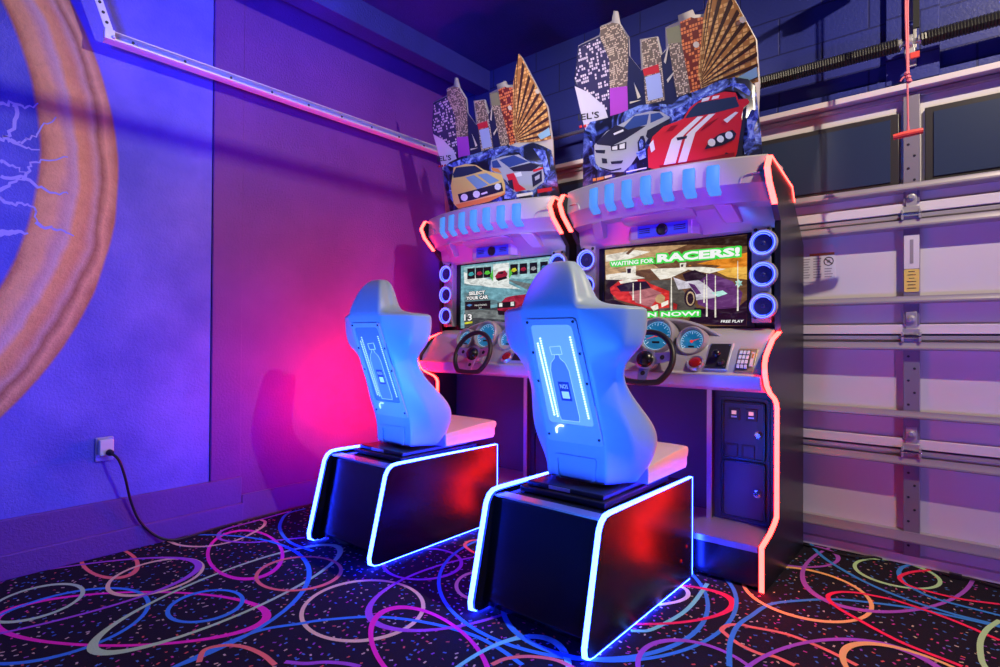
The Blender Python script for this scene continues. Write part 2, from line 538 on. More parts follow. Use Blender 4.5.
        bpy.data.objects.remove(o)
        bpy.data.curves.remove(cu)
        x0 = min(q[0] for q in vs); x1 = max(q[0] for q in vs)
        y0 = min(q[1] for q in vs); y1 = max(q[1] for q in vs)
        d = Vector((p1[0] - p0[0], 0, p1[1] - p0[1]))
        L = d.length
        d.normalize()
        up = Vector((-d.z, 0, d.x))
        out = []
        for q in vs:
            pt = Vector((p0[0], y + yoff, p0[1])) + d * ((q[0] - x0) / (x1 - x0) * L) + up * ((q[1] - y0) / (y1 - y0) * h)
            out.append((pt.x + self.o[0], pt.y, pt.z))
        return self.add(out, fs, key)

    def build(self, name, parent=None, bevel=0.0, seg=2, subsurf=0, smooth=35):
        me = bpy.data.meshes.new(name)
        me.from_pydata(self.v, [], self.f)
        for mm in self.mats:
            me.materials.append(mm)
        me.polygons.foreach_set('material_index', self.mi)
        me.update()
        bm = bmesh.new()
        bm.from_mesh(me)
        bmesh.ops.remove_doubles(bm, verts=bm.verts, dist=1e-6)
        bm.to_mesh(me)
        bm.free()
        me.polygons.foreach_set('use_smooth', [True] * len(me.polygons))
        if smooth and not subsurf:
            me.set_sharp_from_angle(angle=R(smooth))
        o = bpy.data.objects.new(name, me)
        col.objects.link(o)
        if parent is not None:
            o.parent = parent
        else:
            o.location = self.o
        if bevel:
            bv = o.modifiers.new('bevel', 'BEVEL')
            bv.width = bevel
            bv.segments = seg
            bv.limit_method = 'ANGLE'
            bv.angle_limit = R(40)
        if subsurf:
            ss = o.modifiers.new('subsurf', 'SUBSURF')
            ss.levels = subsurf
            ss.render_levels = subsurf
        return o


def tag(o, label=None, cat=None, group=None, kind=None):
    if label: o['label'] = label
    if cat: o['category'] = cat
    if group: o['group'] = group
    if kind: o['kind'] = kind
    return o


def empty(name, loc):
    o = bpy.data.objects.new(name, None)
    o.empty_display_size = 0.1
    o.location = loc
    col.objects.link(o)
    return o


def struct(o):
    o['kind'] = 'structure'
    return o


def orient(o):
    """make face normals consistent"""
    bm = bmesh.new()
    bm.from_mesh(o.data)
    bmesh.ops.recalc_face_normals(bm, faces=bm.faces)
    bm.to_mesh(o.data)
    bm.free()
    return o


def catmull(pts, n=8, closed=False):
    P = [Vector(q) for q in pts]
    out = []
    N = len(P)
    for i in range(N if closed else N - 1):
        p1, p2 = P[i], P[(i + 1) % N]
        p0 = P[i - 1] if (i > 0 or closed) else p1 * 2 - p2
        p3 = P[(i + 2) % N] if (i + 2 < N or closed) else p2 * 2 - p1
        for k in range(n):
            s = k / n
            out.append(0.5 * ((2 * p1) + (p2 - p0) * s + (2 * p0 - 5 * p1 + 4 * p2 - p3) * s * s + (3 * p1 - p0 - 3 * p2 + p3) * s ** 3))
    if not closed:
        out.append(P[-1])
    return out


def offset2(path, d):
    """offset an open 2-D path to its left by d"""
    out = []
    n = len(path)
    for i in range(n):
        a = Vector(path[max(i - 1, 0)][:2]); b = Vector(path[i][:2]); c = Vector(path[min(i + 1, n - 1)][:2])
        d1 = (b - a) if i > 0 else (c - b)
        d2 = (c - b) if i < n - 1 else (b - a)
        d1.normalize(); d2.normalize()
        n1 = Vector((-d1.y, d1.x)); n2 = Vector((-d2.y, d2.x))
        nn = (n1 + n2)
        nn.normalize()
        k = max(0.5, nn.dot(n1))
        q = b + nn * (d / k)
        out.append((q.x, q.y))
    return out


def rounded(poly, rad, n=4):
    """round the corners of a closed 2-D polygon"""
    out = []
    N = len(poly)
    for i in range(N):
        a, b, c = Vector(poly[i - 1][:2]), Vector(poly[i][:2]), Vector(poly[(i + 1) % N][:2])
        r_ = min(rad, (a - b).length * 0.45, (c - b).length * 0.45)
        p0 = b + (a - b).normalized() * r_
        p1 = b + (c - b).normalized() * r_
        for k in range(n + 1):
            s = k / n
            q = p0 * (1 - s) ** 2 + b * 2 * s * (1 - s) + p1 * s * s
            out.append((q.x, q.y))
    return out


CARPET_LOOPS = [
    ('magenta', 'e', [-2.495, 0.766, 0.52, 0.207, -2.488]),
    ('blue', 'e', [-2.651, 0.582, 0.274, 0.286, 1.305]),
    ('green', 'e', [-2.924, 0.553, 0.17, 0.151, 2.784]),
    ('coral', 'e', [-3.186, 0.876, 0.254, 0.097, 3.105]),
    ('cream', 'e', [-2.835, 0.965, 0.18, 0.199, 0.835]),
    ('purple', 'e', [-3.005, 0.518, 0.646, 0.312, -1.86]),
    ('green', 'e', [-2.434, 1.15, 0.215, 0.564, -2.927]),
    ('blue', 'e', [-2.376, 0.988, 0.143, 0.132, -3.114]),
    ('magenta', 'e', [-2.814, 1.357, 0.165, 0.358, 1.258]),
    ('cream', 'o', [-3.265, 1.165, -3.142, 1.187, -3.038, 1.268, -3.012, 1.411, -3.094, 1.577, -3.176, 1.649, -3.236, 1.656]),
    ('purple', 'o', [-2.777, 1.667, -2.842, 1.56, -2.926, 1.437, -3.051, 1.363, -3.148, 1.369, -3.229, 1.442, -3.242, 1.621, -3.265, 1.856]),
    ('blue', 'e', [-2.758, 0.756, 0.791, 0.735, -2.178]),
    ('blue', 'o', [-3.242, 1.945, -3.231, 1.82, -3.109, 1.708, -2.969, 1.631, -2.768, 1.575, -2.57, 1.586]),
    ('coral', 'e', [-2.383, 1.403, 0.177, 0.2, 1.579]),
    ('cream', 'e', [-1.882, 1.391, 0.234, 0.258, 1.213]),
    ('blue', 'o', [-2.009, 0.74, -2.027, 0.909, -2.018, 1.042, -1.955, 1.156, -1.909, 1.233, -1.784, 1.373, -1.606, 1.471, -1.416, 1.52, -1.277, 1.516, -1.153, 1.491]),
    ('coral', 'o', [-1.976, 0.801, -2.039, 0.846, -2.015, 0.904, -1.95, 0.944, -1.859, 0.961, -1.771, 0.958]),
    ('purple', 'o', [-1.763, 0.988, -1.704, 1.026, -1.66, 1.074, -1.603, 1.113, -1.551, 1.135]),
    ('purple', 'e', [-1.684, 1.819, 0.478, 0.279, -1.723]),
    ('magenta', 'e', [-1.466, 1.347, 0.341, 0.161, 2.817]),
    ('purple', 'e', [-2.037, 1.848, 0.19, 0.182, 2.99]),
    ('blue', 'e', [-1.42, 2.166, 0.654, 0.58, 2.402]),
    ('cream', 'e', [-1.666, 1.847, 0.139, 0.103, -0.805]),
    ('coral', 'o', [-2.035, 2.264, -2.068, 2.217, -2.049, 2.151, -1.97, 2.112, -1.899, 2.104]),
    ('teal', 'e', [-1.098, 1.257, 0.193, 0.431, -2.918]),
    ('coral', 'o', [-1.23, 1.425, -1.217, 1.482, -1.171, 1.54, -1.102, 1.581, -1.051, 1.589, -0.99, 1.58]),
    ('white', 'o', [-0.995, 2.186, -0.977, 2.211, -0.944, 2.27, -0.933, 2.33, -0.948, 2.38, -0.979, 2.408, -1.017, 2.408]),
    ('teal', 'o', [-0.983, 1.926, -0.963, 1.941, -0.932, 1.975, -0.908, 2.071, -0.891, 2.192, -0.894, 2.323, -0.916, 2.519]),
    ('red', 'e', [-1.034, 2.177, 0.172, 0.356, 2.387]),
    ('blue', 'e', [-1.164, 2.189, 0.574, 0.436, -1.622]),
    ('purple', 'e', [-0.678, 1.812, 0.221, 0.19, 2.506]),
    ('coral', 'o', [-0.306, 2.215, -0.409, 2.256, -0.534, 2.279, -0.656, 2.246, -0.68, 2.243, -0.719, 2.209, -0.73, 2.158, -0.706, 2.131, -0.646, 2.092, -0.573, 2.076, -0.529, 2.091, -0.464, 2.079]),
    ('blue', 'o', [-0.628, 1.929, -0.675, 2.082, -0.693, 2.223, -0.678, 2.34, -0.649, 2.489, -0.564, 2.607, -0.447, 2.722, -0.324, 2.786, -0.202, 2.834, -0.084, 2.855, 0.064, 2.868]),
    ('orange', 'e', [-0.569, 2.714, 0.241, 0.268, -2.973]),
    ('purple', 'e', [-0.324, 3.243, 0.589, 0.288, -1.79]),
    ('purple', 'e', [-0.689, 3.155, 0.147, 0.199, 2.587]),
    ('blue', 'o', [-0.7, 3.434, -0.642, 3.292, -0.551, 3.156, -0.397, 3.008, -0.251, 2.923, -0.085, 2.881, 0.064, 2.881]),
    ('green', 'e', [-0.291, 3.21, 0.161, 0.172, 2.87]),
    ('blue', 'o', [-0.25, 3.377, -0.278, 3.294, -0.279, 3.199, -0.248, 3.102, -0.218, 3.062, -0.129, 2.999, 0.067, 2.985]),
    ('red', 'o', [-0.172, 3.355, -0.233, 3.276, -0.269, 3.19, -0.269, 3.136, -0.238, 3.088, -0.175, 3.067, -0.049, 3.068, 0.069, 3.112]),
    ('red', 'o', [0.061, 2.737, -0.083, 2.817, -0.246, 2.867, -0.332, 2.862, -0.402, 2.844, -0.46, 2.798, -0.483, 2.728, -0.445, 2.652, -0.356, 2.58, -0.214, 2.489, -0.072, 2.446, -0.039, 2.436]),
    ('purple', 'e', [-0.302, 1.957, 0.275, 0.486, 2.905]),
    ('orange', 'e', [-0.115, 2.216, 0.262, 0.195, 2.519]),
    ('green', 'o', [0.065, 2.932, 0.027, 2.812, 0.007, 2.68, 0.009, 2.535, 0.021, 2.469]),
]
SKYLINE_ART = [
    ('OUT', [(-0.511,1.929),(-0.503,2.011),(-0.46,2.262),(-0.479,2.547),(-0.423,2.696),(-0.289,2.707),(-0.274,2.745),(-0.211,2.747),(-0.191,2.789),(-0.171,2.782),(-0.166,2.725),(-0.126,2.65),(-0.135,2.562),(-0.079,2.476),(-0.068,2.619),(0.028,2.603),(0.041,2.518),(0.062,2.539),(0.071,2.63),(0.14,2.635),(0.139,2.661),(0.211,2.663),(0.219,2.638),(0.264,2.627),(0.339,2.775),(0.358,2.752),(0.485,2.452),(0.484,2.272),(0.469,2.158),(0.47,1.939)]),
    ('night_blue', [(-0.46,2.262),(-0.479,2.547),(-0.423,2.692),(-0.285,2.699),(-0.126,2.646),(-0.135,2.562),(-0.079,2.476),(0.041,2.518),(0.075,2.535),(0.16,2.3),(0.052,2.266),(-0.358,2.25)]),
    ('tower_white', [(-0.472,2.545),(-0.419,2.681),(-0.292,2.691),(-0.249,2.582),(-0.288,2.336),(-0.428,2.369)]),
    ('tower_gold', [(-0.278,2.74),(-0.207,2.738),(-0.168,2.721),(-0.131,2.647),(-0.141,2.557),(-0.168,2.415),(-0.271,2.422),(-0.25,2.573),(-0.286,2.69)]),
    ('sign_white', [(-0.48,2.506),(-0.4,2.455),(-0.314,2.363),(-0.3,2.299),(-0.304,2.269),(-0.453,2.265)]),
    ('violet', [(-0.268,2.441),(-0.166,2.425),(-0.178,2.306),(-0.286,2.306)]),
    ('tower_gold', [(-0.06,2.612),(0.022,2.601),(0.034,2.502),(0.031,2.309),(-0.074,2.31)]),
    ('sign_red', [(-0.07,2.48),(0.015,2.48),(0.018,2.442),(-0.066,2.446)]),
    ('sky_screen', [(-0.061,2.44),(0.02,2.439),(0.022,2.325),(-0.06,2.326)]),
    ('tower_green', [(0.075,2.622),(0.141,2.617),(0.147,2.541),(0.077,2.553)]),
    ('tower_gold', [(0.079,2.552),(0.147,2.541),(0.167,2.312),(0.094,2.307)]),
    ('tower_red', [(0.147,2.628),(0.202,2.632),(0.216,2.623),(0.258,2.614),(0.251,2.518),(0.214,2.376),(0.216,2.308),(0.166,2.303),(0.146,2.528)]),
    ('gold', [(0.264,2.625),(0.339,2.775),(0.358,2.752),(0.483,2.45),(0.48,2.275),(0.398,2.279),(0.221,2.307),(0.209,2.381)]),
    ('gold_dark', [(0.217,2.385),(0.282,2.656),(0.298,2.69),(0.217,2.382)]),
    ('gold_dark', [(0.218,2.378),(0.323,2.742),(0.34,2.774),(0.218,2.375)]),
    ('gold_dark', [(0.218,2.371),(0.358,2.728),(0.37,2.697),(0.218,2.368)]),
    ('gold_dark', [(0.219,2.364),(0.388,2.652),(0.399,2.626),(0.219,2.361)]),
    ('gold_dark', [(0.219,2.357),(0.413,2.596),(0.423,2.576),(0.219,2.354)]),
    ('gold_dark', [(0.219,2.35),(0.438,2.546),(0.447,2.526),(0.22,2.347)]),
    ('gold_dark', [(0.22,2.343),(0.461,2.496),(0.471,2.477),(0.22,2.34)]),
    ('gold_dark', [(0.22,2.336),(0.482,2.447),(0.483,2.428),(0.221,2.333)]),
    ('gold_dark', [(0.221,2.329),(0.484,2.399),(0.484,2.38),(0.221,2.326)]),
    ('gold_dark', [(0.221,2.322),(0.484,2.352),(0.484,2.334),(0.221,2.319)]),
    ('gold_dark', [(0.222,2.315),(0.482,2.308),(0.481,2.29),(0.222,2.312)]),
    ('light_beam', [(-0.125,2.433),(-0.096,2.354),(-0.114,2.349)]),
    ('light_beam', [(-0.092,2.339),(-0.162,2.336),(-0.16,2.346)]),
    ('light_beam', [(0.047,2.48),(0.076,2.544),(0.08,2.538),(0.056,2.468)]),
    ('light_beam', [(0.052,2.396),(0.092,2.422),(0.091,2.413),(0.056,2.381)]),
    ('light_beam', [(0.231,2.503),(0.225,2.494),(0.214,2.494),(0.204,2.501),(0.2,2.512),(0.206,2.52),(0.217,2.521),(0.227,2.514)]),
    ('light_beam', [(0.45,2.54),(0.445,2.532),(0.434,2.531),(0.423,2.538),(0.42,2.55),(0.425,2.558),(0.436,2.559),(0.446,2.551)]),
    ('sign_teal', [(0.388,2.316),(0.479,2.338),(0.48,2.296),(0.408,2.285)]),
]
RED_CAR_ART = [
    ('OUT', [(-0.518,1.922),(-0.475,2.166),(-0.453,2.257),(-0.406,2.299),(-0.355,2.297),(-0.281,2.296),(-0.189,2.304),(-0.101,2.313),(-0.019,2.3),(0.07,2.274),(0.114,2.298),(0.166,2.303),(0.241,2.311),(0.314,2.323),(0.383,2.317),(0.439,2.294),(0.467,2.257),(0.47,2.176),(0.474,2.067),(0.476,1.971),(0.472,1.927)]),
    ('silver', [(-0.4,2.175),(-0.378,2.19),(-0.31,2.23),(-0.196,2.254),(-0.132,2.273),(-0.048,2.271),(0.008,2.255),(0.052,2.22),(0.042,2.201),(-0.037,2.161),(-0.082,2.141),(-0.152,2.072),(-0.193,2.034),(-0.242,2.008),(-0.315,2.017),(-0.386,2.053),(-0.409,2.089)]),
    ('car_dark', [(-0.388,2.187),(-0.31,2.226),(-0.261,2.246),(-0.201,2.225),(-0.081,2.207),(-0.209,2.167),(-0.294,2.15),(-0.38,2.175)]),
    ('glass_blue', [(-0.209,2.227),(-0.142,2.268),(-0.057,2.259),(-0.076,2.213),(-0.185,2.211)]),
    ('glass_blue', [(-0.049,2.257),(0.0,2.253),(0.021,2.227),(-0.055,2.215)]),
    ('car_dark', [(-0.076,2.184),(0.051,2.213),(0.039,2.18),(-0.066,2.13),(-0.088,2.157)]),
    ('car_dark', [(-0.399,2.151),(-0.334,2.138),(-0.341,2.12),(-0.392,2.134)]),
    ('car_dark', [(-0.299,2.151),(-0.202,2.154),(-0.208,2.117),(-0.298,2.127)]),
    ('lamp', [(-0.29,2.145),(-0.258,2.146),(-0.261,2.125),(-0.292,2.13)]),
    ('lamp', [(-0.244,2.147),(-0.212,2.149),(-0.216,2.123),(-0.247,2.126)]),
    ('car_dark', [(-0.311,2.073),(-0.234,2.065),(-0.245,2.051),(-0.308,2.059)]),
    ('car_dark', [(-0.363,2.101),(-0.332,2.091),(-0.331,2.067),(-0.363,2.073)]),
    ('car_dark', [(-0.385,2.059),(-0.313,2.028),(-0.248,2.029),(-0.254,2.022),(-0.319,2.021),(-0.377,2.05)]),
    ('night_blue', [(-0.138,2.137),(-0.117,2.163),(-0.1,2.163),(-0.093,2.135),(-0.101,2.093),(-0.121,2.078),(-0.14,2.093)]),
    ('flame', [(-0.13,2.136),(-0.115,2.151),(-0.102,2.134),(-0.113,2.102),(-0.13,2.102)]),
    ('car_dark', [(-0.29,2.207),(-0.251,2.248),(-0.201,2.225),(-0.191,2.201),(-0.275,2.184)]),
    ('lamp', [(-0.271,2.21),(-0.211,2.218),(-0.208,2.208),(-0.268,2.2)]),
    ('flame', [(-0.442,2.127),(-0.407,2.129),(-0.402,2.072),(-0.36,2.033),(-0.397,2.043),(-0.434,2.086)]),
    ('flame', [(-0.419,2.202),(-0.392,2.193),(-0.399,2.179),(-0.42,2.171)]),
    ('flame', [(-0.154,2.088),(-0.096,2.099),(-0.098,2.055),(-0.138,2.047)]),
    ('flame', [(-0.152,2.288),(-0.07,2.292),(-0.005,2.283),(0.058,2.264),(-0.007,2.267),(-0.088,2.284),(-0.158,2.275)]),
    ('flame', [(0.056,2.254),(0.103,2.25),(0.098,2.209),(0.065,2.196)]),
    ('flame', [(0.046,2.23),(0.103,2.248),(0.175,2.272),(0.235,2.28),(0.28,2.292),(0.309,2.295),(0.249,2.273),(0.18,2.247),(0.122,2.209),(0.081,2.197)]),
    ('flame', [(0.329,2.28),(0.372,2.295),(0.424,2.275),(0.448,2.237),(0.44,2.22),(0.402,2.255),(0.371,2.282)]),
    ('flame', [(0.422,2.127),(0.445,2.16),(0.471,2.154),(0.471,2.115),(0.448,2.075),(0.453,2.015),(0.428,1.993),(0.399,1.972),(0.395,2.013),(0.42,2.061)]),
    ('red', [(-0.086,2.089),(-0.05,2.146),(0.015,2.181),(0.123,2.194),(0.159,2.237),(0.195,2.251),(0.251,2.264),(0.332,2.266),(0.382,2.249),(0.392,2.216),(0.432,2.211),(0.44,2.192),(0.412,2.177),(0.399,2.14),(0.404,2.082),(0.379,2.007),(0.352,1.967),(0.18,1.971),(-0.022,1.973),(-0.092,2.001)]),
    ('car_dark', [(0.409,2.169),(0.426,2.181),(0.414,2.109),(0.396,2.026),(0.388,1.967),(0.356,1.967),(0.366,1.992),(0.396,2.106)]),
    ('glass_dark', [(0.132,2.196),(0.171,2.232),(0.202,2.248),(0.38,2.233),(0.393,2.186),(0.277,2.185),(0.14,2.193)]),
    ('white', [(0.226,2.262),(0.263,2.26),(0.255,2.247),(0.219,2.247)]),
    ('white', [(0.277,2.259),(0.309,2.256),(0.301,2.245),(0.268,2.246)]),
    ('white', [(0.194,2.187),(0.223,2.183),(0.114,2.117),(0.057,1.994),(-0.008,1.996),(0.05,2.111)]),
    ('white', [(0.248,2.184),(0.281,2.181),(0.176,2.118),(0.116,1.993),(0.071,1.994),(0.13,2.118)]),
    ('car_dark', [(0.077,2.115),(0.134,2.112),(0.128,2.1),(0.081,2.1)]),
    ('red_dark', [(0.2,2.118),(0.229,2.143),(0.296,2.159),(0.25,2.135)]),
    ('red_dark', [(0.028,2.155),(0.055,2.174),(0.094,2.173),(0.06,2.152)]),
    ('white', [(0.316,2.144),(0.374,2.167),(0.387,2.161),(0.332,2.127)]),
    ('car_dark', [(0.213,2.032),(0.235,2.059),(0.289,2.086),(0.353,2.092),(0.37,2.072),(0.358,2.048),(0.298,2.033)]),
    ('lamp', [(0.269,2.052),(0.265,2.042),(0.255,2.038),(0.243,2.04),(0.234,2.049),(0.232,2.06),(0.236,2.069),(0.247,2.074),(0.258,2.071),(0.267,2.063)]),
    ('lamp', [(0.311,2.059),(0.307,2.05),(0.298,2.046),(0.288,2.049),(0.28,2.056),(0.277,2.066),(0.282,2.075),(0.291,2.079),(0.301,2.077),(0.309,2.069)]),
    ('lamp', [(0.354,2.067),(0.35,2.058),(0.34,2.054),(0.329,2.056),(0.32,2.064),(0.318,2.075),(0.322,2.084),(0.332,2.089),(0.343,2.086),(0.351,2.078)]),
    ('lamp', [(-0.071,2.111),(-0.046,2.131),(-0.042,2.081),(-0.065,2.071)]),
    ('car_dark', [(0.289,1.979),(0.316,1.998),(0.337,1.984),(0.328,1.972)]),
    ('red_dark', [(-0.03,1.999),(0.182,1.99),(0.354,1.99),(0.352,1.967),(0.18,1.971),(-0.022,1.973)]),
    ('orange', [(-0.431,2.003),(-0.409,2.002),(-0.414,1.986),(-0.434,1.987)]),
    ('orange', [(-0.404,2.002),(-0.36,2.001),(-0.363,1.987),(-0.406,1.987)]),
    ('cream', [(-0.355,2.002),(-0.308,2.003),(-0.31,1.991),(-0.356,1.989)]),
    ('white', [(-0.22,2.004),(-0.1,2.004),(-0.101,1.998),(-0.22,1.998)]),
]
YELLOW_CAR_ART = [
    ('OUT', [(-0.445,1.972),(-0.45,2.167),(-0.43,2.274),(-0.365,2.297),(-0.246,2.31),(-0.137,2.304),(-0.008,2.309),(0.113,2.306),(0.189,2.294),(0.242,2.273),(0.3,2.28),(0.355,2.278),(0.42,2.245),(0.467,2.215),(0.479,2.099),(0.48,1.948)]),
    ('flame', [(-0.392,2.283),(-0.25,2.296),(-0.099,2.282),(-0.01,2.302),(0.167,2.284),(0.104,2.265),(-0.042,2.257),(-0.329,2.256)]),
    ('flame', [(0.348,2.246),(0.432,2.216),(0.445,2.105),(0.403,2.029),(0.401,2.153)]),
    ('flame', [(-0.407,2.191),(-0.378,2.123),(-0.393,2.03),(-0.418,2.066)]),
    ('flame', [(0.09,2.079),(0.142,2.042),(0.119,1.987),(0.061,1.995)]),
    ('silver', [(0.006,2.24),(0.099,2.245),(0.233,2.233),(0.313,2.169),(0.396,2.127),(0.399,2.071),(0.388,2.045),(0.299,2.013),(0.147,2.024),(0.101,2.1),(-0.008,2.184)]),
    ('glass_blue', [(0.071,2.231),(0.195,2.236),(0.3,2.179),(0.142,2.172)]),
    ('car_dark', [(0.141,2.17),(0.313,2.169),(0.381,2.141),(0.312,2.121),(0.174,2.142)]),
    ('glass_blue', [(0.01,2.232),(0.056,2.234),(0.084,2.183),(0.009,2.193)]),
    ('red', [(0.109,2.135),(0.172,2.135),(0.199,2.062),(0.248,2.023),(0.166,2.021),(0.129,2.073)]),
    ('red', [(0.323,2.126),(0.396,2.13),(0.398,2.118),(0.323,2.112)]),
    ('lamp', [(0.171,2.131),(0.23,2.131),(0.234,2.106),(0.186,2.107)]),
    ('orange', [(-0.004,2.198),(0.053,2.181),(0.076,2.148),(0.005,2.175)]),
    ('car_dark', [(0.307,2.098),(0.386,2.112),(0.377,2.05),(0.302,2.028)]),
    ('silver', [(0.328,2.083),(0.367,2.093),(0.363,2.07),(0.328,2.062)]),
    ('car_dark', [(0.114,2.097),(0.154,2.098),(0.153,2.033),(0.124,2.052)]),
    ('yellow', [(-0.388,2.149),(-0.357,2.199),(-0.329,2.256),(-0.215,2.259),(-0.122,2.234),(-0.068,2.195),(0.074,2.141),(0.09,2.079),(0.077,2.023),(-0.064,1.996),(-0.357,1.99),(-0.393,2.03)]),
    ('glass_dark', [(-0.348,2.216),(-0.307,2.252),(-0.134,2.233),(-0.076,2.189),(-0.257,2.185),(-0.348,2.191)]),
    ('stripe_blue', [(-0.237,2.176),(-0.159,2.178),(-0.05,2.099),(-0.15,2.085)]),
    ('stripe_blue', [(-0.127,2.175),(-0.047,2.17),(0.05,2.108),(-0.035,2.1)]),
    ('orange', [(-0.376,2.02),(0.047,2.024),(0.078,2.034),(0.074,2.02),(-0.064,1.996),(-0.357,1.99)]),
    ('car_dark', [(-0.336,2.082),(0.063,2.094),(0.067,2.042),(-0.209,2.026),(-0.328,2.025)]),
    ('lamp', [(-0.248,2.049),(-0.258,2.036),(-0.277,2.03),(-0.297,2.033),(-0.312,2.044),(-0.314,2.058),(-0.305,2.071),(-0.286,2.077),(-0.265,2.073),(-0.251,2.063)]),
    ('lamp', [(-0.134,2.052),(-0.144,2.04),(-0.162,2.034),(-0.181,2.037),(-0.195,2.047),(-0.198,2.061),(-0.189,2.073),(-0.171,2.079),(-0.151,2.076),(-0.137,2.066)]),
    ('lamp', [(0.055,2.069),(0.047,2.058),(0.032,2.053),(0.015,2.056),(0.002,2.065),(0.0,2.078),(0.008,2.089),(0.023,2.094),(0.041,2.091),(0.053,2.082)]),
    ('lamp', [(-0.125,2.056),(-0.07,2.06),(-0.066,2.049),(-0.121,2.045)]),
    ('sign_red', [(0.335,2.009),(0.443,2.006),(0.442,1.984),(0.334,1.987)]),
    ('white', [(0.167,2.005),(0.296,2.001),(0.296,1.984),(0.169,1.988)]),
]
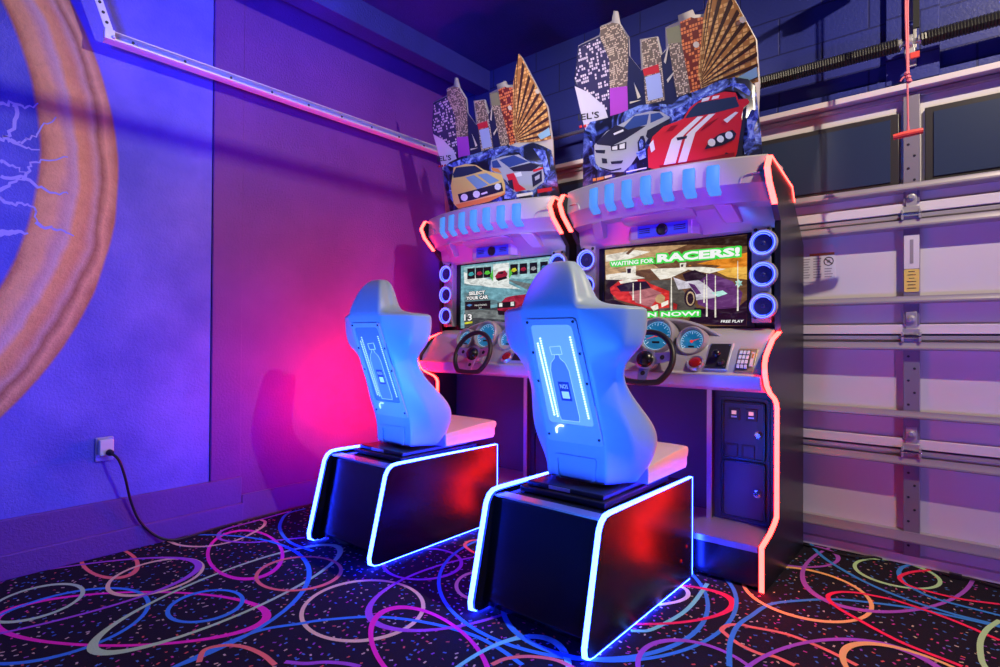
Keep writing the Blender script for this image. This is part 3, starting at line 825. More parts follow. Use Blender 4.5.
RACE_SCREEN_ART = [
    ('OUT', [(-0.392,1.152),(0.392,1.152),(0.392,1.598),(-0.392,1.598)]),
    ('s_tan', [(-0.394,1.599),(0.098,1.58),(-0.142,1.51),(-0.389,1.426)]),
    ('s_white', [(-0.388,1.568),(-0.202,1.579),(-0.113,1.561),(-0.262,1.529),(-0.39,1.53)]),
    ('s_brown', [(-0.262,1.566),(-0.212,1.598),(-0.192,1.598),(-0.247,1.556)]),
    ('s_dark', [(-0.394,1.602),(0.393,1.596),(0.392,1.542),(0.098,1.578),(-0.192,1.596),(-0.394,1.597)]),
    ('s_orange', [(0.099,1.468),(0.393,1.51),(0.393,1.377),(0.332,1.389),(0.218,1.45)]),
    ('s_yellow', [(0.218,1.442),(0.393,1.441),(0.393,1.377),(0.3,1.395)]),
    ('s_brown', [(0.099,1.481),(0.268,1.455),(0.218,1.438),(0.133,1.448)]),
    ('s_white', [(-0.113,1.467),(0.168,1.457),(0.292,1.437),(0.21,1.42),(0.099,1.447),(0.0,1.41),(-0.056,1.405)]),
    ('s_white', [(-0.387,1.454),(-0.262,1.459),(-0.142,1.419),(-0.241,1.416),(-0.385,1.421)]),
    ('s_tan', [(-0.388,1.506),(-0.113,1.503),(-0.065,1.468),(-0.241,1.463),(-0.387,1.464)]),
    ('s_road', [(-0.113,1.404),(0.018,1.4),(0.099,1.309),(0.151,1.239),(-0.008,1.226),(-0.112,1.247)]),
    ('s_dark', [(-0.396,1.426),(-0.303,1.42),(-0.355,1.376),(-0.333,1.309),(-0.112,1.211),(-0.395,1.217)]),
    ('s_red', [(-0.36,1.377),(-0.292,1.418),(-0.151,1.413),(-0.113,1.386),(-0.004,1.34),(-0.004,1.252),(-0.112,1.247),(-0.313,1.308),(-0.355,1.348)]),
    ('s_car', [(-0.318,1.384),(-0.241,1.405),(-0.137,1.401),(-0.108,1.363),(-0.141,1.345),(-0.292,1.352)]),
    ('s_pink', [(-0.241,1.347),(-0.112,1.363),(-0.046,1.333),(-0.112,1.256),(-0.2,1.286)]),
    ('s_white', [(-0.303,1.411),(-0.261,1.418),(-0.191,1.413),(-0.186,1.406),(-0.292,1.396)]),
    ('s_white', [(-0.112,1.26),(-0.009,1.292),(-0.009,1.27),(-0.093,1.237)]),
    ('s_red', [(-0.069,1.281),(-0.05,1.285),(-0.046,1.254),(-0.064,1.247)]),
    ('s_red', [(0.019,1.278),(0.041,1.268),(0.037,1.242),(0.019,1.243)]),
    ('s_tan', [(-0.084,1.304),(-0.069,1.324),(-0.046,1.326),(-0.027,1.31),(-0.032,1.284),(-0.055,1.276),(-0.079,1.286)]),
    ('s_deep', [(0.1,1.172),(0.134,1.248),(0.219,1.237),(0.348,1.242),(0.394,1.28),(0.391,1.152),(0.219,1.158)]),
    ('s_purple', [(0.134,1.406),(0.218,1.419),(0.324,1.373),(0.372,1.313),(0.356,1.241),(0.219,1.235),(0.151,1.265)]),
    ('s_silver', [(0.018,1.413),(0.081,1.388),(0.151,1.392),(0.235,1.332),(0.24,1.295),(0.143,1.286),(0.116,1.351),(0.046,1.346)]),
    ('s_purple', [(0.099,1.378),(0.134,1.367),(0.168,1.319),(0.143,1.316)]),
    ('s_car', [(0.068,1.427),(0.134,1.444),(0.202,1.412),(0.168,1.391),(0.086,1.386)]),
    ('s_purple', [(0.202,1.355),(0.268,1.393),(0.332,1.356),(0.252,1.303)]),
    ('s_teal', [(0.219,1.321),(0.276,1.33),(0.3,1.313),(0.252,1.298)]),
    ('s_car', [(0.141,1.297),(0.137,1.274),(0.125,1.256),(0.11,1.251),(0.094,1.257),(0.082,1.276),(0.078,1.3),(0.082,1.324),(0.094,1.341),(0.11,1.346),(0.125,1.339),(0.137,1.321)]),
    ('s_gold', [(0.134,1.295),(0.131,1.276),(0.123,1.263),(0.112,1.258),(0.1,1.264),(0.092,1.278),(0.089,1.297),(0.092,1.316),(0.1,1.329),(0.111,1.334),(0.123,1.328),(0.131,1.314)]),
    ('s_car', [(0.128,1.295),(0.126,1.281),(0.12,1.27),(0.111,1.267),(0.103,1.271),(0.097,1.282),(0.095,1.297),(0.097,1.311),(0.103,1.322),(0.111,1.325),(0.12,1.321),(0.126,1.31)]),
    ('s_teal', [(0.365,1.361),(0.372,1.35),(0.36,1.351),(0.354,1.34),(0.349,1.352),(0.337,1.352),(0.343,1.362),(0.337,1.373),(0.349,1.372),(0.354,1.382),(0.36,1.371),(0.372,1.371)]),
    ('s_white', [(-0.216,1.396),(-0.212,1.396),(-0.208,1.3),(-0.218,1.3)]),
    ('s_white', [(-0.172,1.394),(-0.168,1.394),(-0.165,1.28),(-0.174,1.28)]),
    ('s_white', [(0.006,1.418),(0.01,1.418),(0.014,1.208),(0.004,1.208)]),
    ('s_white', [(0.195,1.419),(0.198,1.418),(0.202,1.2),(0.193,1.2)]),
    ('s_white', [(0.182,1.39),(0.185,1.39),(0.188,1.272),(0.179,1.272)]),
    ('s_white', [(0.238,1.407),(0.242,1.407),(0.245,1.195),(0.237,1.195)]),
    ('s_white', [(0.348,1.473),(0.351,1.473),(0.354,1.225),(0.346,1.225)]),
    ('s_white', [(-0.26,1.487),(-0.196,1.491),(-0.199,1.421),(-0.251,1.422)]),
    ('s_white', [(0.054,1.485),(0.09,1.484),(0.085,1.455),(0.056,1.455)]),
    ('s_car', [(-0.251,1.477),(-0.226,1.478),(-0.228,1.452),(-0.249,1.452)]),
    ('s_car', [(0.061,1.477),(0.075,1.477),(0.072,1.464),(0.061,1.464)]),
]
CAR_SCREEN_ART = [
    ('OUT', [(-0.392,1.152),(0.392,1.152),(0.392,1.598),(-0.392,1.598)]),
    ('l_pale', [(-0.365,1.586),(0.4,1.592),(0.401,1.455),(0.039,1.478),(-0.353,1.471)]),
    ('l_white', [(-0.364,1.551),(-0.14,1.489),(0.02,1.457),(0.227,1.372),(0.02,1.404),(-0.202,1.447),(-0.357,1.463)]),
    ('l_grey', [(0.02,1.479),(0.262,1.428),(0.41,1.433),(0.41,1.385),(0.19,1.403)]),
    ('l_dark', [(-0.357,1.471),(-0.039,1.407),(0.226,1.387),(-0.038,1.317),(-0.355,1.264)]),
    ('l_teal', [(-0.357,1.455),(0.262,1.392),(0.402,1.371),(0.402,1.315),(-0.038,1.332),(-0.356,1.407)]),
    ('l_road', [(-0.355,1.264),(-0.038,1.294),(0.191,1.207),(0.229,1.077),(-0.353,1.073)]),
    ('l_grey', [(-0.351,1.288),(-0.058,1.272),(0.192,1.185),(-0.037,1.211),(-0.35,1.232)]),
    ('l_black', [(-0.329,1.574),(-0.256,1.573),(-0.255,1.498),(-0.329,1.498)]),
    ('l_teal2', [(-0.32,1.526),(-0.31,1.544),(-0.279,1.547),(-0.262,1.528),(-0.292,1.518)]),
    ('l_black', [(-0.25,1.573),(-0.178,1.572),(-0.178,1.498),(-0.249,1.498)]),
    ('l_red', [(-0.241,1.525),(-0.23,1.543),(-0.201,1.546),(-0.184,1.528),(-0.213,1.517)]),
    ('l_black', [(-0.176,1.572),(-0.106,1.571),(-0.106,1.498),(-0.175,1.498)]),
    ('l_green', [(-0.167,1.525),(-0.157,1.543),(-0.128,1.545),(-0.112,1.527),(-0.141,1.517)]),
    ('l_black', [(0.061,1.572),(0.126,1.571),(0.126,1.5),(0.062,1.5)]),
    ('l_yellow', [(0.069,1.526),(0.079,1.543),(0.105,1.546),(0.12,1.529),(0.094,1.519)]),
    ('l_black', [(0.141,1.571),(0.203,1.57),(0.204,1.501),(0.141,1.501)]),
    ('l_red', [(0.148,1.527),(0.158,1.543),(0.183,1.546),(0.198,1.529),(0.173,1.519)]),
    ('l_black', [(0.223,1.569),(0.284,1.568),(0.285,1.499),(0.224,1.499)]),
    ('l_silver', [(0.231,1.525),(0.24,1.541),(0.265,1.544),(0.279,1.527),(0.254,1.517)]),
    ('l_black', [(0.307,1.569),(0.366,1.568),(0.367,1.501),(0.308,1.501)]),
    ('l_blue', [(0.314,1.526),(0.323,1.542),(0.347,1.544),(0.361,1.528),(0.337,1.518)]),
    ('l_green', [(-0.116,1.503),(-0.088,1.554),(-0.087,1.471)]),
    ('l_green', [(0.054,1.551),(0.081,1.512),(0.054,1.477)]),
    ('l_white', [(-0.086,1.583),(0.052,1.584),(0.053,1.444),(-0.085,1.44)]),
    ('l_red', [(-0.071,1.5),(-0.04,1.531),(0.019,1.536),(0.041,1.511),(0.029,1.486),(-0.039,1.468)]),
    ('l_black', [(-0.048,1.517),(-0.016,1.528),(0.011,1.528),(-0.004,1.514)]),
    ('l_black', [(-0.067,1.485),(0.029,1.496),(0.039,1.481),(-0.039,1.468)]),
    ('l_black', [(-0.347,1.34),(-0.108,1.342),(-0.108,1.284),(-0.346,1.28)]),
    ('l_blue', [(-0.334,1.314),(-0.308,1.323),(-0.277,1.316),(-0.303,1.304)]),
    ('l_red', [(-0.048,1.294),(0.021,1.352),(0.135,1.381),(0.262,1.392),(0.41,1.392),(0.411,1.203),(0.191,1.236),(-0.037,1.249)]),
    ('l_teal', [(0.03,1.356),(0.135,1.387),(0.28,1.391),(0.245,1.371),(0.097,1.364)]),
    ('l_black', [(-0.046,1.323),(0.109,1.326),(0.109,1.289),(-0.046,1.284)]),
    ('l_white', [(-0.032,1.319),(-0.003,1.32),(-0.002,1.294),(-0.032,1.294)]),
    ('l_white', [(0.069,1.323),(0.097,1.324),(0.098,1.297),(0.069,1.297)]),
    ('l_black', [(-0.046,1.272),(0.191,1.243),(0.191,1.224),(-0.037,1.241)]),
    ('l_yellow', [(-0.35,1.193),(-0.274,1.202),(-0.274,1.188),(-0.35,1.18)]),
]
LIGHTNING = [
    ([(0.477, 2.112), (0.528, 2.133), (0.57, 2.124), (0.61, 2.159)], 0.016, 0.005),
    ([(0.524, 2.132), (0.536, 2.067), (0.505, 1.982), (0.485, 1.963), (0.512, 1.957), (0.554, 1.963), (0.593, 1.997), (0.618, 2.046), (0.677, 2.115)], 0.016, 0.005),
    ([(0.478, 1.961), (0.519, 1.954), (0.565, 1.939), (0.619, 1.944)], 0.016, 0.005),
    ([(0.479, 1.863), (0.52, 1.85), (0.566, 1.829)], 0.016, 0.005),
    ([(0.48, 1.783), (0.549, 1.802), (0.577, 1.832), (0.587, 1.88), (0.638, 1.902), (0.725, 1.937)], 0.016, 0.005),
    ([(0.481, 1.729), (0.532, 1.785), (0.566, 1.802)], 0.016, 0.005),
    ([(0.563, 1.792), (0.621, 1.767), (0.677, 1.76), (0.727, 1.76)], 0.016, 0.005),
    ([(0.481, 1.694), (0.522, 1.67), (0.568, 1.683), (0.604, 1.662), (0.615, 1.608)], 0.016, 0.005),
    ([(0.608, 1.607), (0.66, 1.587), (0.717, 1.582), (0.752, 1.563)], 0.016, 0.005),
    ([(0.483, 1.538), (0.534, 1.55), (0.58, 1.552)], 0.03, 0.008),
]


# ================================================================== THE ROOM
XW, YD, ZC = -3.319, 3.384, 3.22
XR, YF = 3.2, -3.0

# floor: the carpet with its woven loops
fb = MB()
fb.sheet([(XW - .05, YF, 0), (XR, YF, 0), (XR, YD + .05, 0), (XW - .05, YD + .05, 0)], 'carpet')


def ribbon(path, widths, z, key, closed):
    n = len(path)
    L, Rr = [], []
    for i in range(n):
        if closed:
            d = path[(i + 1) % n] - path[i - 1]
        else:
            d = path[min(i + 1, n - 1)] - path[max(i - 1, 0)]
        d.normalize()
        nn = Vector((-d.y, d.x))
        L.append(path[i] + nn * widths[i] / 2)
        Rr.append(path[i] - nn * widths[i] / 2)
    vs = [(q.x, q.y, z) for q in L] + [(q.x, q.y, z) for q in Rr]
    fs = [(n + i, n + (i + 1) % n, (i + 1) % n, i) for i in range(n if closed else n - 1)]
    fb.add(vs, fs, key)


for i, (c, kind, v) in enumerate(CARPET_LOOPS):
    z = 0.0006 + i * 0.00007
    if kind == 'e':
        cx_, cy_, a, b, ang = v
        path, wd = [], []
        big = max(a, b); ecc = min(a, b) / big
        for k in range(72):
            th = 2 * math.pi * k / 72
            x, y = a * math.cos(th), b * math.sin(th)
            path.append(Vector((cx_ + x * math.cos(ang) - y * math.sin(ang), cy_ + x * math.sin(ang) + y * math.cos(ang))))
            e = abs(math.cos(th)) if a > b else abs(math.sin(th))
            wd.append(0.0165 + (0.022 * (1 - ecc) + 0.004) * e ** 4)
        ribbon(path, wd, z, 'loop_' + c, True)
    else:
        P = [Vector((v[k], v[k + 1])) for k in range(0, len(v), 2)]
        path = catmull(P, 8)
        ribbon(path, [0.0185] * len(path), z, 'loop_' + c, False)


def in_front(q):
    d = -math.sin(YAW) * q.x + math.cos(YAW) * q.y
    return d > 1.70 and abs(math.cos(YAW) * q.x + math.sin(YAW) * q.y) < 0.93 * d


# the woven pattern goes on over the rest of the room
for si, (dx, dy) in enumerate(((2.35, -1.35), (0.9, -2.6), (3.4, 0.55), (-0.6, -3.2), (2.9, -3.4))):
    for i, (c, kind, v) in enumerate(CARPET_LOOPS):
        if kind != 'e':
            continue
        cx_, cy_, a, b, ang = v
        path = []
        for k in range(56):
            th = 2 * math.pi * k / 56
            x, y = a * math.cos(th), b * math.sin(th)
            path.append(Vector((cx_ + dx + x * math.cos(ang) - y * math.sin(ang), cy_ + dy + x * math.sin(ang) + y * math.cos(ang))))
        if any(in_front(q) or q.x > XR - .05 or q.x < XW + .05 or q.y < YF + .05 or q.y > YD - .05 for q in path):
            continue
        ribbon(path, [0.021] * len(path), 0.0040 + (si * 40 + i) * 0.00002, 'loop_' + c, True)
floor = fb.build('floor', smooth=0)
struct(floor)

cb_ = MB()
cb_.bounds((XW - .1, YF, ZC), (XR, YD + .1, ZC + .08), 'ceiling_blue')
struct(cb_.build('ceiling'))
b = MB()
b.bounds((-3.12, YF, 3.06), (-2.98, YD + .02, ZC + .01), 'ceiling_blue')
struct(b.build('trim_1', bevel=.004))

# left wall: two panels with a groove between them, painted ring, lightning
b = MB()
b.bounds((XW - .12, YF, 0), (XW - .004, 1.390, ZC), 'wall_mural')
b.bounds((XW - .12, 1.396, 0), (XW, YD + .1, ZC), 'wall_blue')
b.bounds((XW - .12, 1.389, 0), (XW - .03, 1.397, ZC), 'deep_black')


def paint_line(pts, w0, w1, key, lift=0.0):
    n = len(pts)
    P = [Vector(q) for q in pts]
    L, Q = [], []
    for i in range(n):
        d = P[min(i + 1, n - 1)] - P[max(i - 1, 0)]
        d.normalize()
        nn = Vector((-d.y, d.x))
        ww = w0 + (w1 - w0) * i / (n - 1)
        L.append(P[i] + nn * ww / 2); Q.append(P[i] - nn * ww / 2)
    x = XW - .0036 + lift
    vs = [(x, q.x, q.y) for q in L] + [(x, q.x, q.y) for q in Q]
    b.add(vs, [(i, i + 1, n + i + 1, n + i) for i in range(n - 1)], key)


rb = random.Random(3)
lift_ = 0.0
for line, w0, w1 in LIGHTNING:
    pts = []
    for (y0, z0), (y1, z1) in zip(line[:-1], line[1:]):
        for k in range(4):
            s = k / 4
            pts.append((y0 + (y1 - y0) * s + rb.uniform(-.008, .008), z0 + (z1 - z0) * s + rb.uniform(-.010, .010)))
    pts.append(line[-1])
    lift_ += .00006
    paint_line(pts, w0, w1, 'bolt_paint', lift_)
struct(b.build('wall_left'))

# lower rail and baseboards on the left wall
b = MB()
b.bounds((XW - .02, YF, .10), (XW + .020, 1.567, .262), 'trim_blue')
b.bounds((XW - .02, 1.398, .25), (XW + .003, 1.567, ZC), 'wall_blue')
struct(b.build('trim_2', bevel=.003))
b = MB()
b.bounds((XW - .02, YF, 0), (XW + .042, 1.567, .112), 'trim_blue')
struct(b.build('baseboard_left', bevel=.004))
b = MB()
b.bounds((XW - .02, 1.572, 0), (XW + .018, YD, .153), 'trim_blue')
struct(b.build('baseboard_left_far', bevel=.004))

# back wall: painted block above the garage door, plain jamb to its left
b = MB()
b.bounds((XW - .1, YD, 2.36), (XR, YD + .2, ZC), 'block')
b.bounds((XW - .1, YD, 0), (-3.10, YD + .2, 2.37), 'block')
struct(b.build('wall_back'))
b = MB()
b.bounds((XR, YF, 0), (XR + .1, YD + .2, ZC), 'plain_dark')
struct(b.build('wall_right'))
b = MB()
b.bounds((XW - .1, YF - .1, 0), (XR + .1, YF, ZC), 'plain_dark')
struct(b.build('wall_front'))

# wooden pad on the block wall behind the spring
b = MB()
b.bounds((-.345, YD - .035, 2.335), (-.135, YD + .01, ZC), 'block')
struct(b.build('trim_3', bevel=.003))
b = MB()
b.bounds((-3.12, YD - .062, 2.292), (XR, YD + .03, 2.322), 'trim_white')
b.bounds((-3.12, YD - .03, 2.325), (XR, YD + .03, 2.365), 'block')
struct(b.build('trim_4', bevel=.003))

# ------------------------------------------------------------------ garage door
DX0, DX1 = -3.10, 2.6
JOINTS = [0.0, 0.560, 1.112, 1.700, 2.290]
door = empty('door_1', ((DX0 + DX1) / 2, YD, 0))
tag(door, kind='structure')
door['label'] = 'pale grey sectional garage door with steel struts across it'
DO = ((DX0 + DX1) / 2, YD, 0)
for k in range(4):
    z0, z1 = JOINTS[k] + .004, JOINTS[k + 1] - .004
    b = MB(DO)
    b.bounds((DX0, YD + .012, z0), (DX1, YD + .04, z1), 'door_skin')
    # pressed returns of the section's top and bottom edges
    b.bounds((DX0, YD - .022, z0), (DX1, YD + .014, z0 + .046), 'strut_white')
    b.bounds((DX0, YD - .016, z1 - .020), (DX1, YD + .014, z1), 'strut')
    # faint vertical ribs pressed in the skin
    x = DX0 + .1
    b.build('section', door, bevel=.002)
for k in range(4):
    zz = ([(.118, .168)] if k == 0 else [(JOINTS[k] + .150, JOINTS[k] + .186)])
    zz.append((JOINTS[k + 1] - .075, JOINTS[k + 1] - .036))
    if k == 3:
        zz = [(1.805, 1.842)]
    for za, zb in zz:
        b = MB(DO)
        b.prism([(YD + .014, za), (YD - .050, za), (YD - .062, za + .006), (YD - .062, za + .014), (YD - .054, za + .012), (YD - .046, zb - .006), (YD - .046, zb), (YD - .040, zb), (YD - .040, zb - .004), (YD + .014, zb - .004)], DX0, DX1, 'x', 'strut')
        orient(b.build('strut', door, smooth=30))
for xs in (-2.36, -1.30, -.243, .82, 1.88):
    b = MB(DO)
    for k in range(4):
        b.bounds((xs - .032, YD - .030, JOINTS[k] + .05), (xs + .032, YD + .014, JOINTS[k + 1] - .022), 'stile')
        for q in range(7):
            zq = JOINTS[k] + .10 + q * .058
            b.lathe([(.006, 0), (.006, .0025), (.003, .003)], (xs + (.012 if q % 2 else -.012), YD - .030, zq), (0, -1, 0), 'dark_screw', 8)
    st = b.build('stile', door, bevel=.002)
    for k in range(1, 4):
        h = MB(DO)
        zj = JOINTS[k]
        h.bounds((xs - .034, YD - .042, zj - .035), (xs + .034, YD - .030, zj + .03), 'galv')
        h.bounds((xs - .022, YD - .036, zj + .02), (xs + .022, YD - .030, zj + .11), 'galv')
        h.tube([(xs - .040, YD - .050, zj - .008), (xs + .040, YD - .050, zj - .008)], .011, 'chrome', 10)
        h.lathe([(.018, 0), (.018, .006), (.011, .008), (.011, .014)], (xs, YD - .036, zj + .075), (0, -1, 0), 'galv', 14)
        for s in (-1, 1):
            h.bounds((xs + s * .034 - .005, YD - .060, zj - .034), (xs + s * .034 + .005, YD - .030, zj + .014), 'galv')
        h.build('hinge', st, bevel=.0015)
xs_ = [-2.36, -1.30, -.243, .82, 1.88]
for a, c in zip(xs_[:-1], xs_[1:]):
    b = MB(DO)
    b.bounds((a + .05, YD - .012, 1.842), (c - .05, YD + .013, 2.200), 'frame_dark')
    wn = b.build('window', door, bevel=.004)
    b = MB(DO)
    b.bounds((a + .085, YD - .018, 1.865), (c - .085, YD - .008, 2.172), 'glass_dark')
    b.build('pane', wn)
# bottom seal
b = MB(DO)
b.bounds((DX0, YD - .02, .004), (DX1, YD + .03, .018), 'deep_black')
b.build('bottom_seal', door)

# printed labels stuck to the door
b = MB((-.652, YD + .010, 1.47))
b.bounds((-.735, YD + .0095, 1.395), (-.570, YD + .0115, 1.548), 'label_white')
b.bounds((-.690, YD + .0085, 1.533), (-.573, YD + .0095, 1.546), 'label_orange')
for q in range(3):
    for rr in range(8):
        if q == 2 and rr < 4:
            continue
        b.bounds((-.725 + q * .053, YD + .0085, 1.515 - rr * .014), (-.725 + q * .053 + .038 - (rr % 3) * .004, YD + .0095, 1.520 - rr * .014), 'label_grey')
b.lathe([(.0235, 0), (.0235, .001), (.019, .001), (.019, 0)], (-.600, YD + .0095, 1.500), (0, -1, 0), 'ink', 20, True)
b.box((-.600, YD + .009, 1.500), (.045, .001, .005), 'ink', (0, R(40), 0))
b.bounds((-.608, YD + .0085, 1.492), (-.592, YD + .0095, 1.508), 'label_grey')
tag(b.build('warning_label'), 'white printed warning sheet with orange heading stuck to garage door beside arcade cabinet', 'label')
b = MB((-.240, YD - .031, 1.45))
b.bounds((-.272, YD - .0330, 1.430), (-.212, YD - .0315, 1.592), 'label_white')
b.bounds((-.249, YD - .0342, 1.455), (-.235, YD - .0330, 1.570), 'label_grey')
tag(b.build('instruction_label'), 'narrow white label with grey bar above the yellow tag on door stile', 'label')
b = MB((-.240, YD - .031, 1.37))
b.prism(rounded([(-.272, 1.318), (-.212, 1.318), (-.212, 1.428), (-.272, 1.428)], .008), YD - .0330, YD - .0315, 'y', 'label_yellow')
for rr, (ww, hh) in enumerate(((.026, .003), (.032, .003), (.022, .002), (.036, .003), (.030, .003), (.034, .003))):
    z = 1.415 - rr * .016
    b.bounds((-.242 - ww / 2, YD - .0342, z), (-.242 + ww / 2, YD - .0330, z + hh), 'ink')
tag(orient(b.build('caution_tag')), 'yellow printed caution tag stuck to grey stile of garage door', 'label')

# torsion spring on its shaft above the door
ts = empty('torsion_spring', (0, 3.27, 2.49))
b = MB((0, 3.27, 2.49))
b.tube([(-3.0, 3.27, 2.49), (2.5, 3.27, 2.49)], .0125, 'metal', 10)
b.build('shaft', ts)
for xa, xb in ((-1.75, -.285), (-.20, 1.2)):
    b = MB((0, 3.27, 2.49))
    pts, n = [], int((xb - xa) / .0115)
    for k in range(n * 7 + 1):
        th = 2 * math.pi * k / 7
        pts.append((xa + (xb - xa) * k / (n * 7), 3.27 + .028 * math.cos(th), 2.49 + .028 * math.sin(th)))
    b.tube(pts, .0062, 'rubber', 5)
    b.build('spring_coil', ts)
    for xc in (xa + .02, xb - .02):
        b = MB((0, 3.27, 2.49))
        b.lathe([(.014, -.03), (.022, -.03), (.024, .03), (.014, .03)], (xc, 3.27, 2.49), (1, 0, 0), 'galv', 16, True)
        b.build('winding_cone', ts)
b = MB((0, 3.27, 2.49))
b.bounds((-.262, 3.25, 2.43), (-.222, 3.352, 2.455), 'galv')
b.bounds((-.262, 3.335, 2.40), (-.222, 3.352, 2.60), 'galv')
b.lathe([(.014, -.012), (.034, -.012), (.034, .012), (.014, .012)], (-.242, 3.27, 2.49), (1, 0, 0), 'galv', 18, True)
b.bounds((-.258, 3.262, 2.44), (-.226, 3.28, 2.475), 'galv')
cbk = b.build('centre_bracket', ts, bevel=.002)
b = MB((0, 3.27, 2.49))
b.bounds((-.240, 3.250, 2.405), (-.205, 3.262, 2.432), 'red_plastic')
b.build('red_tag', cbk)
tag(ts, 'black coiled torsion spring on steel shaft above the garage door', 'spring')

# opener rail overhead, its arm and the emergency pull cord
op = empty('opener_rail', (-.243, 1.6, 2.97))
b = MB((-.243, 1.6, 2.97))
b.bounds((-.252, -1.2, 2.962), (-.234, 3.34, 2.982), 'galv')
b.build('rail', op, bevel=.003)
b = MB((-.243, 1.6, 2.97))
b.bounds((-.275, 2.93, 2.925), (-.211, 3.08, 2.962), 'rubber')
b.build('trolley', op, bevel=.004)
b = MB((-.243, 1.6, 2.97))
b.bounds((-.262, 3.335, 2.62), (-.222, 3.348, 3.02), 'galv')
b.build('header_bracket', op, bevel=.002)
b = MB((-.243, 1.6, 2.97))
b.bounds((-.232, 3.285, 2.56), (-.208, 3.300, 2.985), 'rubber')
b.build('door_arm', op)
tag(op, 'steel garage door opener rail with black arm running back overhead from above the door', 'door opener')

rc = empty('pull_cord', (-.228, 3.0, 2.0))
b = MB((-.228, 3.0, 2.0))
b.tube([(-.240, 3.0, 2.922), (-.238, 3.0, 2.5), (-.232, 2.999, 2.25), (-.229, 3.0, 2.0)], .004, 'rope', 7)
b.tube([(-.228, 3.004, 2.922), (-.231, 3.006, 2.5), (-.228, 3.003, 2.24)], .004, 'rope', 7)
for q in range(3):
    b.lathe([(.004, -.010), (.011, -.004), (.011, .004), (.004, .010)], (-.233 + q * .004, 3.0, 2.24 - q * .016), (0.3 * q - .3, 0, 1), 'rope', 8)
b.tube([(-.236, 3.0, 2.235), (-.250, 2.995, 2.222), (-.256, 2.995, 2.212)], .004, 'rope', 6)
b.build('rope', rc)
b = MB((-.228, 3.0, 2.0))
b.tube([(-.281, 2.99, 1.972), (-.25, 2.994, 1.976), (-.21, 2.998, 1.979), (-.177, 3.002, 1.981)], [.012, .0135, .0135, .012], 'red_plastic', 10)
b.tube([(-.229, 3.0, 2.01), (-.229, 2.997, 1.965)], .006, 'rope', 8)
b.build('handle', rc)
tag(rc, 'red release rope with red handle hanging in front of the garage door', 'pull cord')

# thin cables lying along the foot of the door
b = MB((-.5, 3.3, 0))
b.tube(catmull([(-.72, 3.325, .008), (-.60, 3.30, .007), (-.50, 3.29, .007), (-.40, 3.315, .02), (-.36, 3.34, .012)], 6), .0055, 'rubber', 7)
tag(b.build('floor_cable'), 'short black cable lying on carpet at foot of garage door near the cabinet', 'cable')
b = MB((0, 3.3, 0))
b.tube(catmull([(-.16, 3.335, .008), (-.10, 3.325, .009), (-.055, 3.32, .014), (.0, 3.325, .012), (.06, 3.31, .008), (.2, 3.30, .008)], 6), .0055, 'rubber', 7)
b.bounds((-.10, 3.312, .003), (-.055, 3.332, .022), 'rubber')
tag(b.build('connector_cable'), 'black cable with small connector lying below the steel stile of the garage door', 'cable')

# horizontal door track along the left wall with its hanging angle
tk = empty('door_track', (-3.2, 1.9, 2.53))
TO = (-3.2, 1.9, 2.53)
b = MB(TO)
prof = [(-.030, -.025), (-.030, .028), (.012, .028), (.024, .022), (.024, .018), (.014, .022), (-.022, .022), (-.022, -.019), (.014, -.019), (.024, -.015), (.024, -.019), (.012, -.025)]
rings = []
pathT = [(.835, 2.528), (3.06, 2.536)] + [(3.06 + .25 * math.sin(a), 2.286 + .25 * math.cos(a)) for a in [R(k) for k in range(10, 91, 10)]] + [(3.31, .35)]
for i, (yy, zz) in enumerate(pathT):
    a = Vector(pathT[max(i - 1, 0)]); c = Vector(pathT[min(i + 1, len(pathT) - 1)])
    d = (c - a).normalized()
    nn = Vector((-d.y, d.x))
    rings.append([(-3.2 + px_, yy + nn.x * pz, zz + nn.y * pz) for px_, pz in prof])
b.loft(rings, 'track')
orient(b.build('rail', tk, smooth=30))
for q in range(9):
    yq = .95 + q * .24
    b = MB(TO)
    b.lathe([(.007, 0), (.007, .003), (.003, .004)], (-3.186, yq, 2.5295), (1, 0, 0), 'dark_screw', 8)
    b.build('rivet', tk)
b = MB(TO)
hp = [(.862, 2.515), (.762, 2.80), (.637, 3.215)]
for i in range(2):
    (y0, z0), (y1, z1) = hp[i], hp[i + 1]
    d = Vector((0, y1 - y0, z1 - z0)); L = d.length; d.normalize()
    rotm = Matrix(((1, 0, 0), (0, d.z, d.y), (0, -d.y, d.z)))
    b.box((-3.185, (y0 + y1) / 2, (z0 + z1) / 2), (.006, .034, L), 'track', rotm)
    b.box((-3.200, (y0 + y1) / 2 + .015, (z0 + z1) / 2), (.034, .005, L), 'track', rotm)
    for q in range(int(L / .045)):
        s = (q + .6) * .045 / L
        b.lathe([(.0075, 0), (.0075, .0015)], (-3.1815, y0 + (y1 - y0) * s, z0 + (z1 - z0) * s), (1, 0, 0), 'dark_screw', 8)
b.build('hanger_angle', tk)
b = MB(TO)
b.bounds((-3.200, .828, 2.505), (-3.175, .872, 2.555), 'track')
b.lathe([(.009, 0), (.009, .006), (.005, .010)], (-3.175, .865, 2.52), (1, 0, 0), 'track', 10)
b.build('end_bracket', tk, bevel=.002)
tag(tk, 'galvanised steel garage door track running along the blue wall on a perforated hanger', 'track')

# dark rope light where the left wall meets the ceiling
rl = empty('rope_light', (-3.295, 1.5, 3.19))
b = MB((-3.295, 1.5, 3.19))
b.tube([(-3.298, YF + .1, 3.195), (-3.298, YD - .1, 3.195)], .010, 'rubber', 8)
b.build('tube', rl)
b = MB((-3.295, 1.5, 3.19))
for q in range(75):
    b.box((-3.288, 1.4 + q * .026, 3.187), (.008, .011, .008), 'galv')
b.build('bead_row', rl)
tag(rl, 'dark beaded rope light strung along the top edge of the blue wall', 'rope light')

